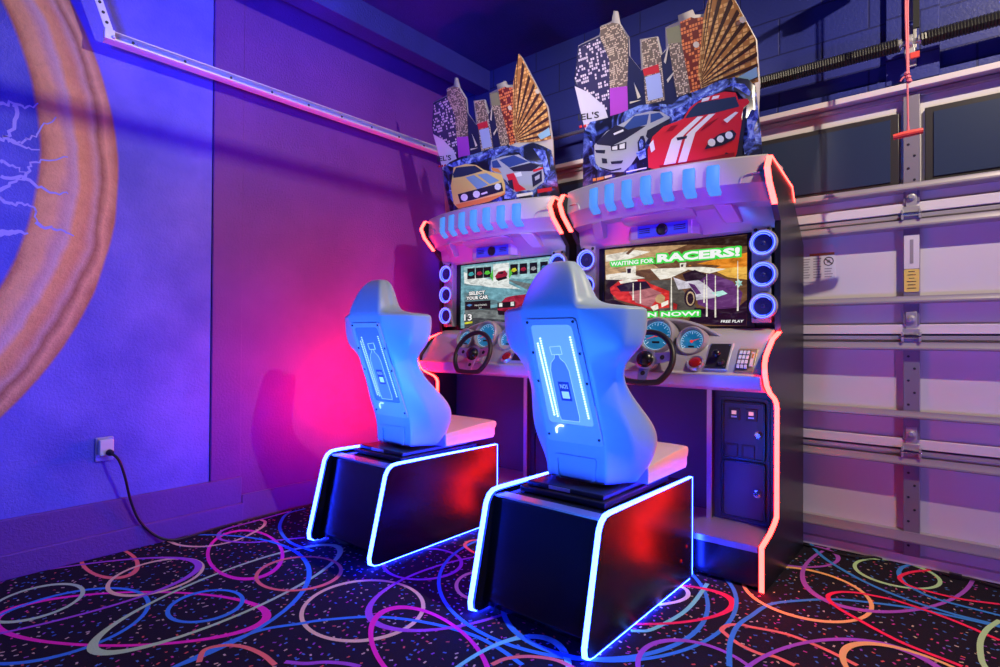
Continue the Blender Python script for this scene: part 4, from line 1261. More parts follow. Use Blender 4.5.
# wall outlet with a plug and cord
wo = empty('wall_outlet', (XW, .884, .52))
b = MB((XW, .884, .52))
b.prism(rounded([(.846, .462), (.924, .462), (.924, .580), (.846, .580)], .006), XW - .004, XW + .006, 'x', 'metal')
orient(b.build('cover_plate', wo, bevel=.002))
b = MB((XW, .884, .52))
b.prism(rounded([(.858, .492), (.918, .492), (.918, .570), (.858, .570)], .008), XW + .006, XW + .034, 'x', 'white')
orient(b.build('adapter', wo, bevel=.004))
tag(wo, 'wall outlet with metal plate and white adapter low on the blue wall', 'outlet')
pc = empty('power_cord', (XW + .05, .90, .50))
PO = (XW + .05, .90, .50)
b = MB(PO)
b.lathe([(.012, 0), (.016, .004), (.015, .020), (.008, .032)], (XW + .034, .895, .508), (1, .25, -.12), 'rubber', 14)
b.build('plug', pc)
b = MB(PO)
b.tube(catmull([(XW + .060, .902, .504), (XW + .085, .925, .470), (XW + .075, .955, .38), (XW + .055, .985, .26), (XW + .045, 1.03, .14), (XW + .06, 1.10, .05), (XW + .085, 1.17, .012), (XW + .08, 1.26, .007), (XW + .055, 1.40, .007), (XW + .040, 1.60, .007), (XW + .04, 1.95, .007), (XW + .07, 2.3, .007), (XW + .12, 2.6, .007)], 8), .0065, 'rubber', 8)
b.build('cord', pc)
tag(pc, 'black power cord plugged in low on the blue wall and trailing along the carpet edge', 'power cord')

# ================================================================== DRIVER SEATS
BASE_PATH = [(2.500, .012), (1.672, .012), (1.645, .016), (1.628, .030), (1.625, .055), (1.714, .420), (1.730, .446), (1.752, .460), (1.790, .463), (2.523, .458), (2.526, .455), (2.526, .020)]
SHELL = [  # z, back y, back half width, crease (u, y), front rim (u, y)
    (.500, 1.970, .122, (.188, 2.075), (.200, 2.100)),
    (.515, 1.970, .126, (.194, 2.072), (.210, 2.110)),
    (.560, 1.968, .130, (.212, 2.055), (.244, 2.125)),
    (.620, 1.964, .132, (.226, 2.030), (.272, 2.140)),
    (.680, 1.952, .133, (.234, 2.005), (.286, 2.145)),
    (.740, 1.932, .133, (.230, 1.980), (.280, 2.120)),
    (.800, 1.909, .133, (.216, 1.955), (.262, 2.065)),
    (.860, 1.887, .133, (.204, 1.935), (.244, 2.005)),
    (.910, 1.868, .132, (.200, 1.918), (.232, 1.968)),
    (.950, 1.853, .131, (.202, 1.905), (.234, 1.948)),
    (.985, 1.840, .130, (.214, 1.890), (.248, 1.930)),
    (1.020, 1.826, .129, (.244, 1.868), (0.274, 1.936)),
    (1.050, 1.815, .128, (.266, 1.856), (0.306, 1.938)),
    (1.090, 1.800, .127, (.280, 1.852), (0.324, 1.946)),
    (1.140, 1.781, .126, (.286, 1.850), (0.330, 1.950)),
    (1.180, 1.767, .125, (.287, 1.848), (0.331, 1.946)),
    (1.194, 1.763, .1245, (.287, 1.848), (0.329, 1.942)),
    (1.202, 1.762, .124, (.275, 1.848), (0.314, 1.936)),
    (1.208, 1.762, .1235, (.235, 1.842), (0.260, 1.924)),
    (1.216, 1.763, .122, (.165, 1.832), (.180, 1.900)),
    (1.235, 1.767, .119, (.138, 1.830), (.146, 1.895)),
    (1.270, 1.776, .110, (.124, 1.836), (.130, 1.893)),
    (1.310, 1.789, .094, (.106, 1.842), (.111, 1.893)),
    (1.345, 1.804, .076, (.087, 1.850), (.090, 1.895)),
    (1.372, 1.822, .056, (.066, 1.858), (.068, 1.893)),
    (1.390, 1.843, .034, (.040, 1.866), (.041, 1.887)),
]


def back_pt(a, z, out=0.0):
    """point on the seat's back face at lateral a, height z, lifted off by out"""
    if z >= .64:
        y = 1.776 + (1.154 - z) * .371
        n = Vector((0, -1, -.371)).normalized()
    else:
        y = 1.967
        n = Vector((0, -1, 0))
    return (a + n.x * out, y + n.y * out, z + n.z * out)


def frame_ring(b, outer, inner, y, key, depth):
    n = len(outer)
    vs = [(q[0], y, q[1]) for q in outer] + [(q[0], y - depth, q[1]) for q in outer] + [(q[0], y - depth, q[1]) for q in inner] + [(q[0], y, q[1]) for q in inner]
    fs = []
    for r_ in range(3):
        for i in range(n):
            j = (i + 1) % n
            fs.append((r_ * n + i, r_ * n + j, (r_ + 1) * n + j, (r_ + 1) * n + i))
    b.add(vs, fs, key)


def make_seat(X, dy, label, bright):
    y0 = 2.08
    root = empty('driver_chair', (X, y0 + dy, 0))
    tag(root, label, 'arcade chair', 'arcade driver chairs')
    O = (0, y0, 0)
    hw = .265
    # pedestal
    b = MB(O)
    inner = [(2.515, .020), (1.700, .020), (1.672, .055), (1.752, .420), (1.765, .440), (1.79, .448), (2.515, .446)]
    b.prism(inner, -hw + .02, hw - .02, 'x', 'gloss_black')
    ped = orient(b.build('pedestal', root, bevel=.003))
    b = MB(O)
    b.prism([(1.742, .4455), (1.79, .4500), (1.80, .4530), (1.742, .4530)], -hw + .024, hw - .024, 'x', 'metal')
    orient(b.build('edge_trim', ped))
    for s in (-1, 1):
        b = MB(O)
        b.prism(BASE_PATH, s * hw, s * (hw - .024), 'x', 'gloss_black')
        sp_ = orient(b.build('side_panel', root))
        if s == 1:
            for yb_, zb_ in ((2.46, .165), (2.40, .118)):
                b = MB(O)
                b.lathe([(.008, 0), (.008, .003), (.004, .005)], (hw, yb_, zb_), (1, 0, 0), 'red_lens', 10)
                b.build('bolt', sp_)
        b = MB(O)
        P = catmull([(q[0], q[1], 0) for q in BASE_PATH], 4)
        P = [(q.x, q.y) for q in P]
        # keep the straight runs straight
        P = BASE_PATH
        ob = offset2(P, .011)
        ib = offset2(P, .0004)
        thin = offset2(P, .004)
        for q in (0, 1, 2, 9, 10, 11):
            ob[q] = thin[q]
        poly = ob + ib[::-1]
        n = len(P)
        ua, ub = s * (hw + .001), s * (hw - .0145)
        for i in range(n - 1):
            quad = [ob[i], ob[i + 1], ib[i + 1], ib[i]]
            vs = [(ua, q[0], q[1]) for q in quad] + [(ub, q[0], q[1]) for q in quad]
            b.add(vs, [(0, 1, 2, 3), (7, 6, 5, 4), (0, 4, 5, 1), (2, 6, 7, 3)] + ([(0, 3, 7, 4)] if i == 0 else []) + ([(1, 5, 6, 2)] if i == n - 2 else []), 'blue_neon')
        orient(b.build('neon_strip', root, smooth=50))
    # sliding plinth
    b = MB(O)
    b.bounds((-.200, 1.855, .452), (.200, 2.42, .474), 'black')
    b.bounds((-.180, 1.880, .474), (.180, 2.36, .494), 'black')
    pl = b.build('seat_rail', root, bevel=.004)
    b = MB(O)
    b.bounds((-.070, 1.876, .478), (.030, 1.8805, .492), 'metal')
    b.build('plate', pl)
    # shell
    rings = []
    for z, yb_, wb, (cu, cy_), (du, dy_) in SHELL:
        if z < 1.2:
            wb += .012
        th = min(.055, (dy_ - yb_) * .55)
        iw = min(.045, du * .35)
        half = [(0, yb_), (wb * .55, yb_), (wb - .005, yb_), (wb + .004, yb_ + .004), ((wb + cu) / 2 + .004, (yb_ + cy_) / 2 + .002), (cu - .004, cy_ - .003), (cu + .006, cy_ + .012),
                ((cu + du) / 2 + .006, (cy_ + dy_) / 2), (du, dy_ - .012), (du - .012, dy_ + .004), (du - iw, dy_ - .006), (min(wb, du - iw) * .95, yb_ + th + .01), (min(wb, du - iw) * .5, yb_ + th), (0, yb_ + th)]
        ring = [(u, y, z) for u, y in half] + [(-u, y, z) for u, y in half[-2:0:-1]]
        rings.append(ring)
    b = MB(O)
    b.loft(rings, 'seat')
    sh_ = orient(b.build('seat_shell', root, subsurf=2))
    nr = len(rings[0])
    soft = {3: .55, 2: .55, 24: .55, 23: .55, 6: .8, 20: .8}
    at = sh_.data.attributes.new('crease_edge', 'FLOAT', 'EDGE')
    for e in sh_.data.edges:
        i0, i1 = sorted(e.vertices)
        if i1 - i0 == nr:
            k = i0 % nr
            lev = i0 // nr
            if k in soft and lev < 15:
                at.data[e.index].value = soft[k]
        elif i0 // nr == i1 // nr and SHELL[i0 // nr][0] in (1.194, 1.202):
            at.data[e.index].value = .45
    # moulded recess cover low on the back
    b = MB(O)
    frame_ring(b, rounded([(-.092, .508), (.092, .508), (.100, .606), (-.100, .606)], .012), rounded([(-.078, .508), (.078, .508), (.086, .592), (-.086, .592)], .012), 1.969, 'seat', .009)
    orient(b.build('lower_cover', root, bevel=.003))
    # cushion
    b = MB(O)
    pr = [(2.13, .498), (2.545, .500), (2.558, .515), (2.560, .553), (2.570, .562), (2.576, .576), (2.571, .588), (2.555, .594), (2.42, .590), (2.22, .574), (2.13, .566)]
    w_ = []
    rings = []
    for u in (-.240, -.236, -.215, -.15, 0, .15, .215, .236, .240):
        k = 1 - (abs(u) / .240) ** 8 * .06
        e = .010 if abs(u) > .237 else 0
        rings.append([(u, 2.13 + (y - 2.13) * (k if abs(u) > .2 else 1) - e * (y > 2.4), z - (e if z > .55 else -e * .3) + (.006 * (1 - (u / .24) ** 2) if z > .55 and y < 2.5 else 0)) for y, z in pr])
    b.loft(rings, 'cushion')
    orient(b.build('seat_cushion', root, smooth=40, bevel=.004))
    # lit cover on the back
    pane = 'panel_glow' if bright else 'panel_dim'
    rim_o = rounded([(-.112, 1.160), (.122, 1.160), (.139, .662), (-.124, .662)], .016)
    rim_i = rounded([(-.092, 1.138), (.100, 1.138), (.114, .740), (-.102, .740)], .020)
    b = MB(O)
    n = len(rim_o)
    vs = [back_pt(a, z, .000) for a, z in rim_o] + [back_pt(a, z, .008) for a, z in rim_o] + [back_pt(a, z, .008) for a, z in rim_i] + [back_pt(a, z, .003) for a, z in rim_i]
    fs = []
    for r_ in range(3):
        for i in range(n):
            j = (i + 1) % n
            fs.append((r_ * n + i, r_ * n + j, (r_ + 1) * n + j, (r_ + 1) * n + i))
    b.add(vs, fs, 'panel_frame')
    pn = orient(b.build('back_cover', root, smooth=30))
    b = MB(O)
    b.add([back_pt(a, z, .0032) for a, z in rim_i], [tuple(range(n))], pane)
    for f_ in [0]:
        pass
    b.build('clear_pane', pn)
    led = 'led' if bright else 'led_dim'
    for a0, a1, z0, z1 in ((-.075, -.068, 1.065, .775), (-.058, -.052, 1.085, .770), (.082, .094, 1.09, .775)):
        b = MB(O)
        for q in range(34):
            s = q / 33
            c = back_pt(a0 + (a1 - a0) * s, z0 + (z1 - z0) * s, .0055)
            b.box(c, (.0052, .004, .0050), led, (-.355, 0, 0))
        b.build('led_strip', pn)
    # etched gas bottle with its label
    bt = [(-.038, .755), (.048, .755), (.052, .775), (.046, .960), (.036, .990), (.016, 1.008), (.014, 1.022), (-.006, 1.022), (-.010, 1.008), (-.030, .990), (-.040, .960), (-.042, .775)]
    b = MB(O)
    b.add([back_pt(a, z, .0042) for a, z in bt], [tuple(range(len(bt)))], 'bottle_fill')
    for q in range(len(bt)):
        b.tube([back_pt(*bt[q], .0046), back_pt(*bt[(q + 1) % len(bt)], .0046)], .0011, 'bottle_line', 5)
    hdl = [(-.020, 1.022), (-.022, 1.052), (.028, 1.056), (.030, 1.024)]
    for q in range(4):
        b.tube([back_pt(*hdl[q], .0046), back_pt(*hdl[(q + 1) % 4], .0046)], .0014, 'bottle_line', 5)
    lb = [(-.016, .838), (.034, .838), (.033, .915), (-.018, .915)]
    b.add([back_pt(a, z, .0050) for a, z in lb], [(0, 1, 2, 3)], 'bottle_dark')
    lb2 = [(-.008, .848), (.026, .848), (.025, .876), (-.009, .876)]
    b.add([back_pt(a, z, .0054) for a, z in lb2], [(0, 1, 2, 3)], 'bottle_line')
    tb = MB((0, 0, 0))
    tb.text('NOS', (-.010, .888), (.026, .888), .017, 'bottle_line', 0)
    b.add([back_pt(q[0], q[2], .0056) for q in tb.v], tb.f, 'bottle_line')
    b.build('bottle_emblem', pn)
    b = MB(O)
    b.tube(catmull([back_pt(-.072, .700, .009), back_pt(-.066, .722, .013), back_pt(-.045, .735, .014), back_pt(-.030, .733, .012)], 6), .004, led, 7)
    b.build('cable_end', pn)
    for a, z in ((-.101, 1.149), (.110, 1.149), (-.108, .915), (.120, .915), (-.113, .690), (.125, .690), (-.104, 1.03), (.115, 1.03)):
        b = MB(O)
        b.lathe([(.0058, 0), (.0058, .003), (.003, .0042)], back_pt(a, z, .008), (0, -1, -.371), 'dark_screw', 10)
        b.build('screw', pn)
    return root


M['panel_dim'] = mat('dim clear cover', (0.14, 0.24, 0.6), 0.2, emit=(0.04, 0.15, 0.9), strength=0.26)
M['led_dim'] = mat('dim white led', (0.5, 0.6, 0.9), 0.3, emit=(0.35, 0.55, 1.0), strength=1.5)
M['bottle_dark'] = mat('dark label ground', (0.03, 0.06, 0.25), 0.3, emit=(0.02, 0.06, 0.45), strength=0.22)

XA, XB = -1.253, -2.423
make_seat(XA, 0.0, 'white moulded bucket seat on blue-lit pedestal facing the red sports car cabinet, nearer one', True)
make_seat(XB, 0.01, 'white moulded bucket seat on blue-lit pedestal facing the yellow car cabinet by the blue wall', False)

# ================================================================== ARCADE CABINETS
SIDE = [(2.581, 0), (2.579, .192), (2.700, .216), (2.786, .248), (2.816, .270), (2.818, .769), (2.806, .795), (2.776, .818), (2.696, .851), (2.650, .885), (2.626, .926), (2.618, .974), (2.632, 1.005),
        (2.663, 1.030), (2.742, 1.083), (2.850, 1.116), (2.838, 1.16), (2.838, 1.64), (2.771, 1.707), (2.682, 1.786), (2.651, 1.843), (2.683, 1.894), (3.040, 1.832), (3.085, 1.767), (3.29, 1.58), (3.29, 0)]
NEON_LOW = [(2.581, .004)] + SIDE[1:16]
NEON_HIGH = SIDE[18:24]


def hy(u):
    return 2.600 + .100 * (u / .52) ** 2


def neon(b, path, ua, ub, key='red_neon', t=.008):
    ob = offset2(path, t)
    ib = offset2(path, .0004)
    n = len(path)
    for i in range(n - 1):
        quad = [ob[i], ob[i + 1], ib[i + 1], ib[i]]
        vs = [(ua, q[0], q[1]) for q in quad] + [(ub, q[0], q[1]) for q in quad]
        b.add(vs, [(0, 1, 2, 3), (7, 6, 5, 4), (0, 4, 5, 1), (2, 6, 7, 3)] + ([(0, 3, 7, 4)] if i == 0 else []) + ([(1, 5, 6, 2)] if i == n - 2 else []), key)


def art(b, layers, y, skip_first=None, step=.0005):
    for i, (k, P) in enumerate(layers):
        if k == 'OUT':
            continue
        key = ART.get(k, k)
        yy = y - .0006 - i * step * .5
        n = len(P)
        ar = sum(P[j][0] * P[(j + 1) % n][1] - P[(j + 1) % n][0] * P[j][1] for j in range(n))
        Q = P if ar > 0 else P[::-1]
        b.add([(q[0], yy, q[1]) for q in Q], [tuple(range(n))], key)


def rect(u0, z0, u1, z1):
    return [(u0, z0), (u1, z0), (u1, z1), (u0, z1)]


def dash_y(z):
    """front face of the instrument panel"""
    pts = [(.930, 2.640), (.965, 2.652), (1.04, 2.715), (1.10, 2.775), (1.14, 2.88)]
    for (z0, y0), (z1, y1) in zip(pts[:-1], pts[1:]):
        if z <= z1:
            return y0 + (y1 - y0) * (z - z0) / (z1 - z0)
    return 2.88


DN = Vector((0, -.77, .64)).normalized()          # outward normal of the sloped dash
DT = Vector((0, .64, .77)).normalized()           # up the slope


def on_dash(u, z, out=0.0, au=0.0, at=0.0):
    p_ = Vector((u + au, dash_y(z), z)) + DN * out + DT * at
    return (p_.x, p_.y, p_.z)


def make_cabinet(X, dy, label, board_art, screen_kind):
    y0 = 2.95
    root = empty('racing_cabinet', (X, y0 + dy, 0))
    tag(root, label, 'arcade machine', 'racing arcade cabinets')
    O = (0, y0, 0)
    HW = .556
    for s in (-1, 1):
        b = MB(O)
        b.prism(SIDE, s * HW, s * (HW - .026), 'x', 'black')
        orient(b.build('side_panel', root))
        b = MB(O)
        neon(b, NEON_LOW, s * (HW + .001), s * (HW - .018))
        orient(b.build('neon_strip', root, smooth=50))
        b = MB(O)
        neon(b, NEON_HIGH, s * (HW + .004), s * (HW - .020), 'red_soft')
        orient(b.build('neon_strip', root, smooth=50))
    iw = HW - .027
    # carcass behind everything
    b = MB(O)
    b.bounds((-iw, 2.99, .19), (iw, 3.27, 1.60), 'well')
    b.bounds((-iw, 2.90, 1.12), (iw, 3.0, 1.64), 'deep_black')
    b.bounds((-iw, 2.93, 1.64), (iw, 3.06, 1.80), 'deep_black')
    b.build('carcass', root)
    b = MB(O)
    b.bounds((-iw, 2.590, .012), (iw, 3.27, .184), 'gloss_black')
    b.build('kick_box', root, bevel=.003)
    b = MB(O)
    b.bounds((-iw, 2.586, .184), (iw, 2.99, .191), 'plate')
    b.bounds((-iw, 2.583, .165), (iw, 2.589, .191), 'metal')
    b.build('floor_plate', root)
    # divider with silver edge and the coin compartment
    b = MB(O)
    b.bounds((.217, 2.852, .191), (.235, 2.99, .835), 'coin_black')
    dv_ = b.build('divider', root)
    b = MB(O)
    b.bounds((.214, 2.842, .191), (.238, 2.852, .835), 'metal')
    b.build('edge_strip', dv_, bevel=.001)
    b = MB(O)
    b.bounds((.235, 2.885, .191), (iw, 2.99, .835), 'coin_black')
    frame_ring(b, rounded(rect(.262, .200, .500, .800), .020), rounded(rect(.272, .210, .490, .790), .016), 2.885, 'coin_black', .006)
    orient(b.build('coin_compartment', root, bevel=.001))
    b = MB(O)
    b.prism(rounded(rect(.284, .500, .482, .780), .018), 2.872, 2.885, 'y', 'coin_black')
    frame_ring(b, rounded(rect(.284, .500, .482, .780), .018), rounded(rect(.292, .508, .474, .772), .014), 2.872, 'gloss_black', .005)
    cd = orient(b.build('coin_door', root, bevel=.001))
    for uc in (.340, .420):
        b = MB(O)
        b.bounds((uc - .026, 2.864, .690), (uc + .026, 2.872, .748), 'rubber')
        sl = b.build('coin_slot', cd, bevel=.002)
        b = MB(O)
        b.bounds((uc - .011, 2.861, .718), (uc + .011, 2.8645, .736), 'amber')
        b.bounds((uc - .013, 2.861, .703), (uc + .013, 2.8645, .710), 'metal')
        b.build('price_light', sl)
    for uc in (.326, .404):
        b = MB(O)
        frame_ring(b, rect(uc - .030, .508, uc + .030, .572), rect(uc - .023, .515, uc + .023, .565), 2.872, 'rubber', .009)
        b.sheet([(uc - .023, 2.8700, .515), (uc + .023, 2.8700, .515), (uc + .023, 2.8700, .565), (uc - .023, 2.8700, .565)], 'coin_black')
        orient(b.build('coin_return', cd))
    b = MB(O)
    b.lathe([(.018, 0), (.018, .008), (.010, .010), (.010, .014)], (.452, 2.872, .626), (0, -1, 0), 'chrome', 18)
    b.build('lock', cd)
    b = MB(O)
    b.prism(rounded(rect(.284, .215, .482, .490), .018), 2.874, 2.885, 'y', 'coin_black')
    frame_ring(b, rounded(rect(.284, .215, .482, .490), .018), rounded(rect(.290, .221, .476, .484), .014), 2.874, 'gloss_black', .004)
    cs = orient(b.build('cash_door', root, bevel=.001))
    b = MB(O)
    b.lathe([(.018, 0), (.018, .008), (.010, .010), (.010, .014)], (.446, 2.874, .345), (0, -1, 0), 'chrome', 18)
    b.build('lock', cs)
    # dashboard
    b = MB(O)
    prof = [(2.99, .835), (2.815, .835), (2.720, .846), (2.655, .862), (2.628, .895), (2.622, .925), (2.640, .930), (2.652, .965), (2.715, 1.040), (2.775, 1.100), (2.86, 1.138), (2.99, 1.142)]
    b.prism(prof, -iw, iw, 'x', 'dash')
    orient(b.build('dashboard', root, bevel=.006, seg=3))
    # hood around the dials
    b = MB(O)
    for uc, zc, rr, dep in ((0, 1.098, .098, .085), (.182, 1.070, .075, .075), (-.182, 1.070, .075, .075)):
        ax = Vector((0, -.96, .28)).normalized()
        c = Vector((uc, 2.735, zc))
        b.lathe([(rr * .80, .0), (rr * .80, .022), (rr * .85, .034), (rr * .92, .034), (rr, .022), (rr * 1.04, -.02), (rr * 1.06, -dep)], c, ax, 'silver', 32)
    b.build('dial_hood', root, smooth=45)
    b = MB(O)
    # swept cowl over the dials
    rings = []
    for k in range(19):
        s = -1 + k / 9
        u = s * .36
        zt = 1.195 - .125 * abs(s) ** 2.2
        yb_ = 2.80 + .02 * abs(s)
        rings.append([(u, yb_ - .030, zt - .030), (u, yb_ - .045, zt - .012), (u, yb_ - .030, zt), (u, yb_ + .07, zt - .03), (u, yb_ + .07, zt - .08), (u, yb_ - .01, zt - .08)])
    b.loft(rings, 'silver')
    orient(b.build('dash_cowl', root, bevel=.004))
    for uc, zc, rr in ((0, 1.098, .079), (.182, 1.070, .058), (-.182, 1.070, .058)):
        ax = Vector((0, -.96, .28)).normalized()
        c = Vector((uc, 2.735, zc)) + ax * .004
        a1 = Vector((1, 0, 0))
        a2 = Vector((0, .28, .96)).normalized()
        b = MB(O)
        b.lathe([(rr * .2, .002), (rr, .002), (rr, .006), (rr * .2, .006)], c, ax, 'gauge', 32, False)
        g = b.build('gauge', root, smooth=0)
        b = MB(O)
        for q in range(19):
            th = R(-40 + q * 260 / 18)
            r0, r1 = (.66, .86) if q % 3 == 0 else (.76, .86)
            p0 = c + ax * .0075 + (a1 * -math.cos(th) + a2 * math.sin(th)) * rr * r0
            p1 = c + ax * .0075 + (a1 * -math.cos(th) + a2 * math.sin(th)) * rr * r1
            b.tube([p0, p1], .0013, 'gauge_mark', 4)
        b.tube([c + ax * .0075 + (a1 * math.cos(R(q * 10)) + a2 * math.sin(R(q * 10))) * rr * .93 for q in range(36)], .0010, 'gauge_mark', 4, closed=True)
        b.box(c + ax * .0075 - a2 * rr * .45, (rr * .5, .002, rr * .16), 'deep_black', (.28, 0, 0))
        b.build('scale', g)
        b = MB(O)
        th = R(200 if uc == 0 else 20)
        b.tube([c + ax * .010, c + ax * .010 + (a1 * math.cos(th) + a2 * math.sin(th)) * rr * .7], [.0028, .001], 'needle', 5)
        b.lathe([(.007, .006), (.007, .012), (.003, .013)], c, ax, 'needle', 12)
        b.build('needle', g)
    # start button
    b = MB(O)
    b.lathe([(.0425, -.02), (.0425, .006), (.037, .012), (.031, .010), (.031, .0)], on_dash(.228, .970), DN, 'metal', 28)
    sb = b.build('start_button', root, smooth=45)
    b = MB(O)
    b.lathe([(.030, .002), (.029, .012), (.022, .017), (.010, .019)], on_dash(.228, .970), DN, 'red_lens', 24)
    b.build('lens', sb)
    # shifter
    def dash_slab(b, u0, z0, u1, z1, o0, o1, key):
        P0 = [on_dash(u0, z0, o0), on_dash(u1, z0, o0), on_dash(u1, z1, o0), on_dash(u0, z1, o0)]
        P1 = [on_dash(u0, z0, o1), on_dash(u1, z0, o1), on_dash(u1, z1, o1), on_dash(u0, z1, o1)]
        b.add(P0 + P1, [(3, 2, 1, 0), (4, 5, 6, 7), (0, 1, 5, 4), (1, 2, 6, 5), (2, 3, 7, 6), (3, 0, 4, 7)], key)
    b = MB(O)
    dash_slab(b, .270, .938, .382, 1.064, -.01, .010, 'dash')
    shf = b.build('shifter', root, bevel=.003)
    b = MB(O)
    dash_slab(b, .278, .946, .374, 1.056, .008, .0125, 'rubber')
    for au, z in ((.284, .952), (.368, .952), (.284, 1.049), (.368, 1.049)):
        b.lathe([(.0035, .012), (.0035, .015)], on_dash(au, z), DN, 'chrome', 8)
    b.build('gate_plate', shf, bevel=.001)
    b = MB(O)
    kc = Vector(on_dash(.326, .998))
    b.tube([kc + DN * .010, kc + DN * .026], .006, 'chrome', 10)
    b.lathe([(.006, .018), (.016, .021), (.021, .030), (.020, .038), (.013, .046), (.004, .048)], kc, DN, 'gloss_black', 18)
    b.lathe([(.016, .010), (.016, .014), (.010, .022)], on_dash(.350, .972), DN, 'rubber', 14)
    b.build('knob', shf, smooth=50)
    # keypad
    b = MB(O)
    dash_slab(b, .412, .936, .494, 1.038, -.01, .008, 'brass')
    dash_slab(b, .419, .944, .469, 1.030, .008, .0105, 'ink')
    kp = b.build('keypad', root, bevel=.002)
    for r_ in range(4):
        for c_ in range(3):
            b = MB(O)
            u = .4225 + c_ * .0158
            z = .9480 + r_ * .0205
            dash_slab(b, u, z, u + .0115, z + .0150, .0105, .015, 'keys')
            b.build('key', kp)
    b = MB(O)
    dash_slab(b, .474, .960, .488, 1.020, .008, .0105, 'label_white')
    dash_slab(b, .477, .994, .485, 1.014, .0105, .0115, 'label_orange')
    b.build('sticker', kp)
    # small marker under the lip
    # steering wheel
    ax = Vector((0, -.93, .36)).normalized()
    wc = Vector((0, 2.592, .985))
    a1 = Vector((1, 0, 0))
    a2 = ax.cross(a1) * -1
    if a2.z < 0:
        a2 = -a2
    sw_ = empty('steering_wheel', (0, 0, 0))
    sw_.parent = root
    WO = (0, y0, 0)
    rimpts = []
    for q in range(48):
        th = 2 * math.pi * q / 48
        x, z = .143 * math.cos(th), .143 * math.sin(th)
        if z < -.114:
            z = -.114 - (abs(z) - .114) * .25
        rimpts.append(wc + a1 * x + a2 * z)
    b = MB(WO)
    b.tube(rimpts, .0145, 'rubber', 12, closed=True)
    b.build('rim', sw_)
    b = MB(WO)
    for th in (R(8), R(172), R(270)):
        d = a1 * math.cos(th) + a2 * math.sin(th)
        tt = a1 * -math.sin(th) + a2 * math.cos(th)
        r1 = .142 if th < R(200) else .116
        c0, c1 = wc - ax * .014 + d * .022, wc + d * r1
        w0_, w1_ = .030, .022
        vs = []
        for c, ww in ((c0, w0_), (c1, w1_)):
            for sgn, o_ in ((-1, -.004), (1, -.004), (1, .004), (-1, .004)):
                vs.append(c + tt * sgn * ww + ax * o_)
        b.add(vs, [(0, 1, 2, 3), (7, 6, 5, 4), (0, 4, 5, 1), (1, 5, 6, 2), (2, 6, 7, 3), (3, 7, 4, 0)], 'metal')
        b.lathe([(.012, 0), (.012, .0052)], wc + d * (r1 * .62) - ax * .006, ax, 'deep_black', 12)
    b.lathe([(.056, -.022), (.056, -.010), (.050, -.006)], wc, ax, 'metal', 28)
    orient(b.build('spokes', sw_, smooth=35))
    b = MB(WO)
    b.lathe([(.042, -.012), (.042, .006), (.036, .019), (.021, .028), (.006, .031)], wc, ax, 'gloss_black', 28)
    b.build('horn_cap', sw_, smooth=60)
    b = MB(WO)
    b.tube([wc - ax * .02, wc - ax * .14], [.040, .052], 'dash', 18)
    b.build('column', sw_)
    # screen with its black surround
    b = MB(O)
    frame_ring(b, rect(-.430, 1.135, .430, 1.625), rect(-.394, 1.150, .394, 1.600), 2.895, 'gloss_black', .014)
    b.bounds((-.43, 2.89, 1.135), (.43, 2.91, 1.625), 'gloss_black')
    orient(b.build('screen_surround', root))
    b = MB(O)
    ys = 2.8885
    if screen_kind == 'race':
        b.sheet([(-.392, ys, 1.152), (.392, ys, 1.152), (.392, ys, 1.598), (-.392, ys, 1.598)], 's_brown')
        art(b, RACE_SCREEN_ART, ys, step=.0002)
        yt = ys - .0070

        def glow_text(s, p0, p1, h, bold=.03):
            for gx in (-.009, 0, .009):
                for gz in (-.007, 0, .007):
                    b.text(s, (p0[0] + gx, p0[1] + gz), (p1[0] + gx, p1[1] + gz), h, 'text_green', yt + .0001 * (gx * 100 + gz * 37), bold=bold)
            b.text(s, p0, p1, h, 'text_white', yt - .0016, bold=bold)
        glow_text('WAITING FOR', (-.352, 1.499), (-.090, 1.499), .024)
        glow_text('RACERS!', (-.070, 1.497), (.362, 1.494), .046, .05)
        glow_text('JOIN NOW!', (-.230, 1.199), (.160, 1.199), .030)
        b.text('FREE PLAY', (.268, 1.168), (.380, 1.168), .013, 'text_white', yt, bold=.02, shear=.2)
    else:
        b.sheet([(-.392, ys, 1.152), (.392, ys, 1.152), (.392, ys, 1.598), (-.392, ys, 1.598)], 'l_teal')
        art(b, CAR_SCREEN_ART, ys, step=.0002)
        yt = ys - .0065
        for gx, gz, kk, oo in ((-.004, -.004, 'l_black', 0), (.004, -.004, 'l_black', .0001), (.004, .003, 'l_black', .0002), (-.004, .003, 'l_black', .0003), (0, 0, 'text_white', -.0012)):
            b.text('SELECT', (-.305 + gx, 1.383 + gz), (-.155 + gx, 1.385 + gz), .025, kk, yt + oo, bold=.04)
            b.text('YOUR CAR', (-.330 + gx, 1.350 + gz), (-.125 + gx, 1.352 + gz), .025, kk, yt + oo, bold=.04)
            b.text('13', (-.350 + gx, 1.205 + gz), (-.275 + gx, 1.206 + gz), .046, kk, yt + oo, bold=.02)
        b.text('MUSTANG', (-.250, 1.305), (-.140, 1.307), .011, 'text_white', yt)
        b.text('GT', (-.212, 1.288), (-.185, 1.288), .009, 'text_white', yt)
    b.build('screen', root, smooth=0)
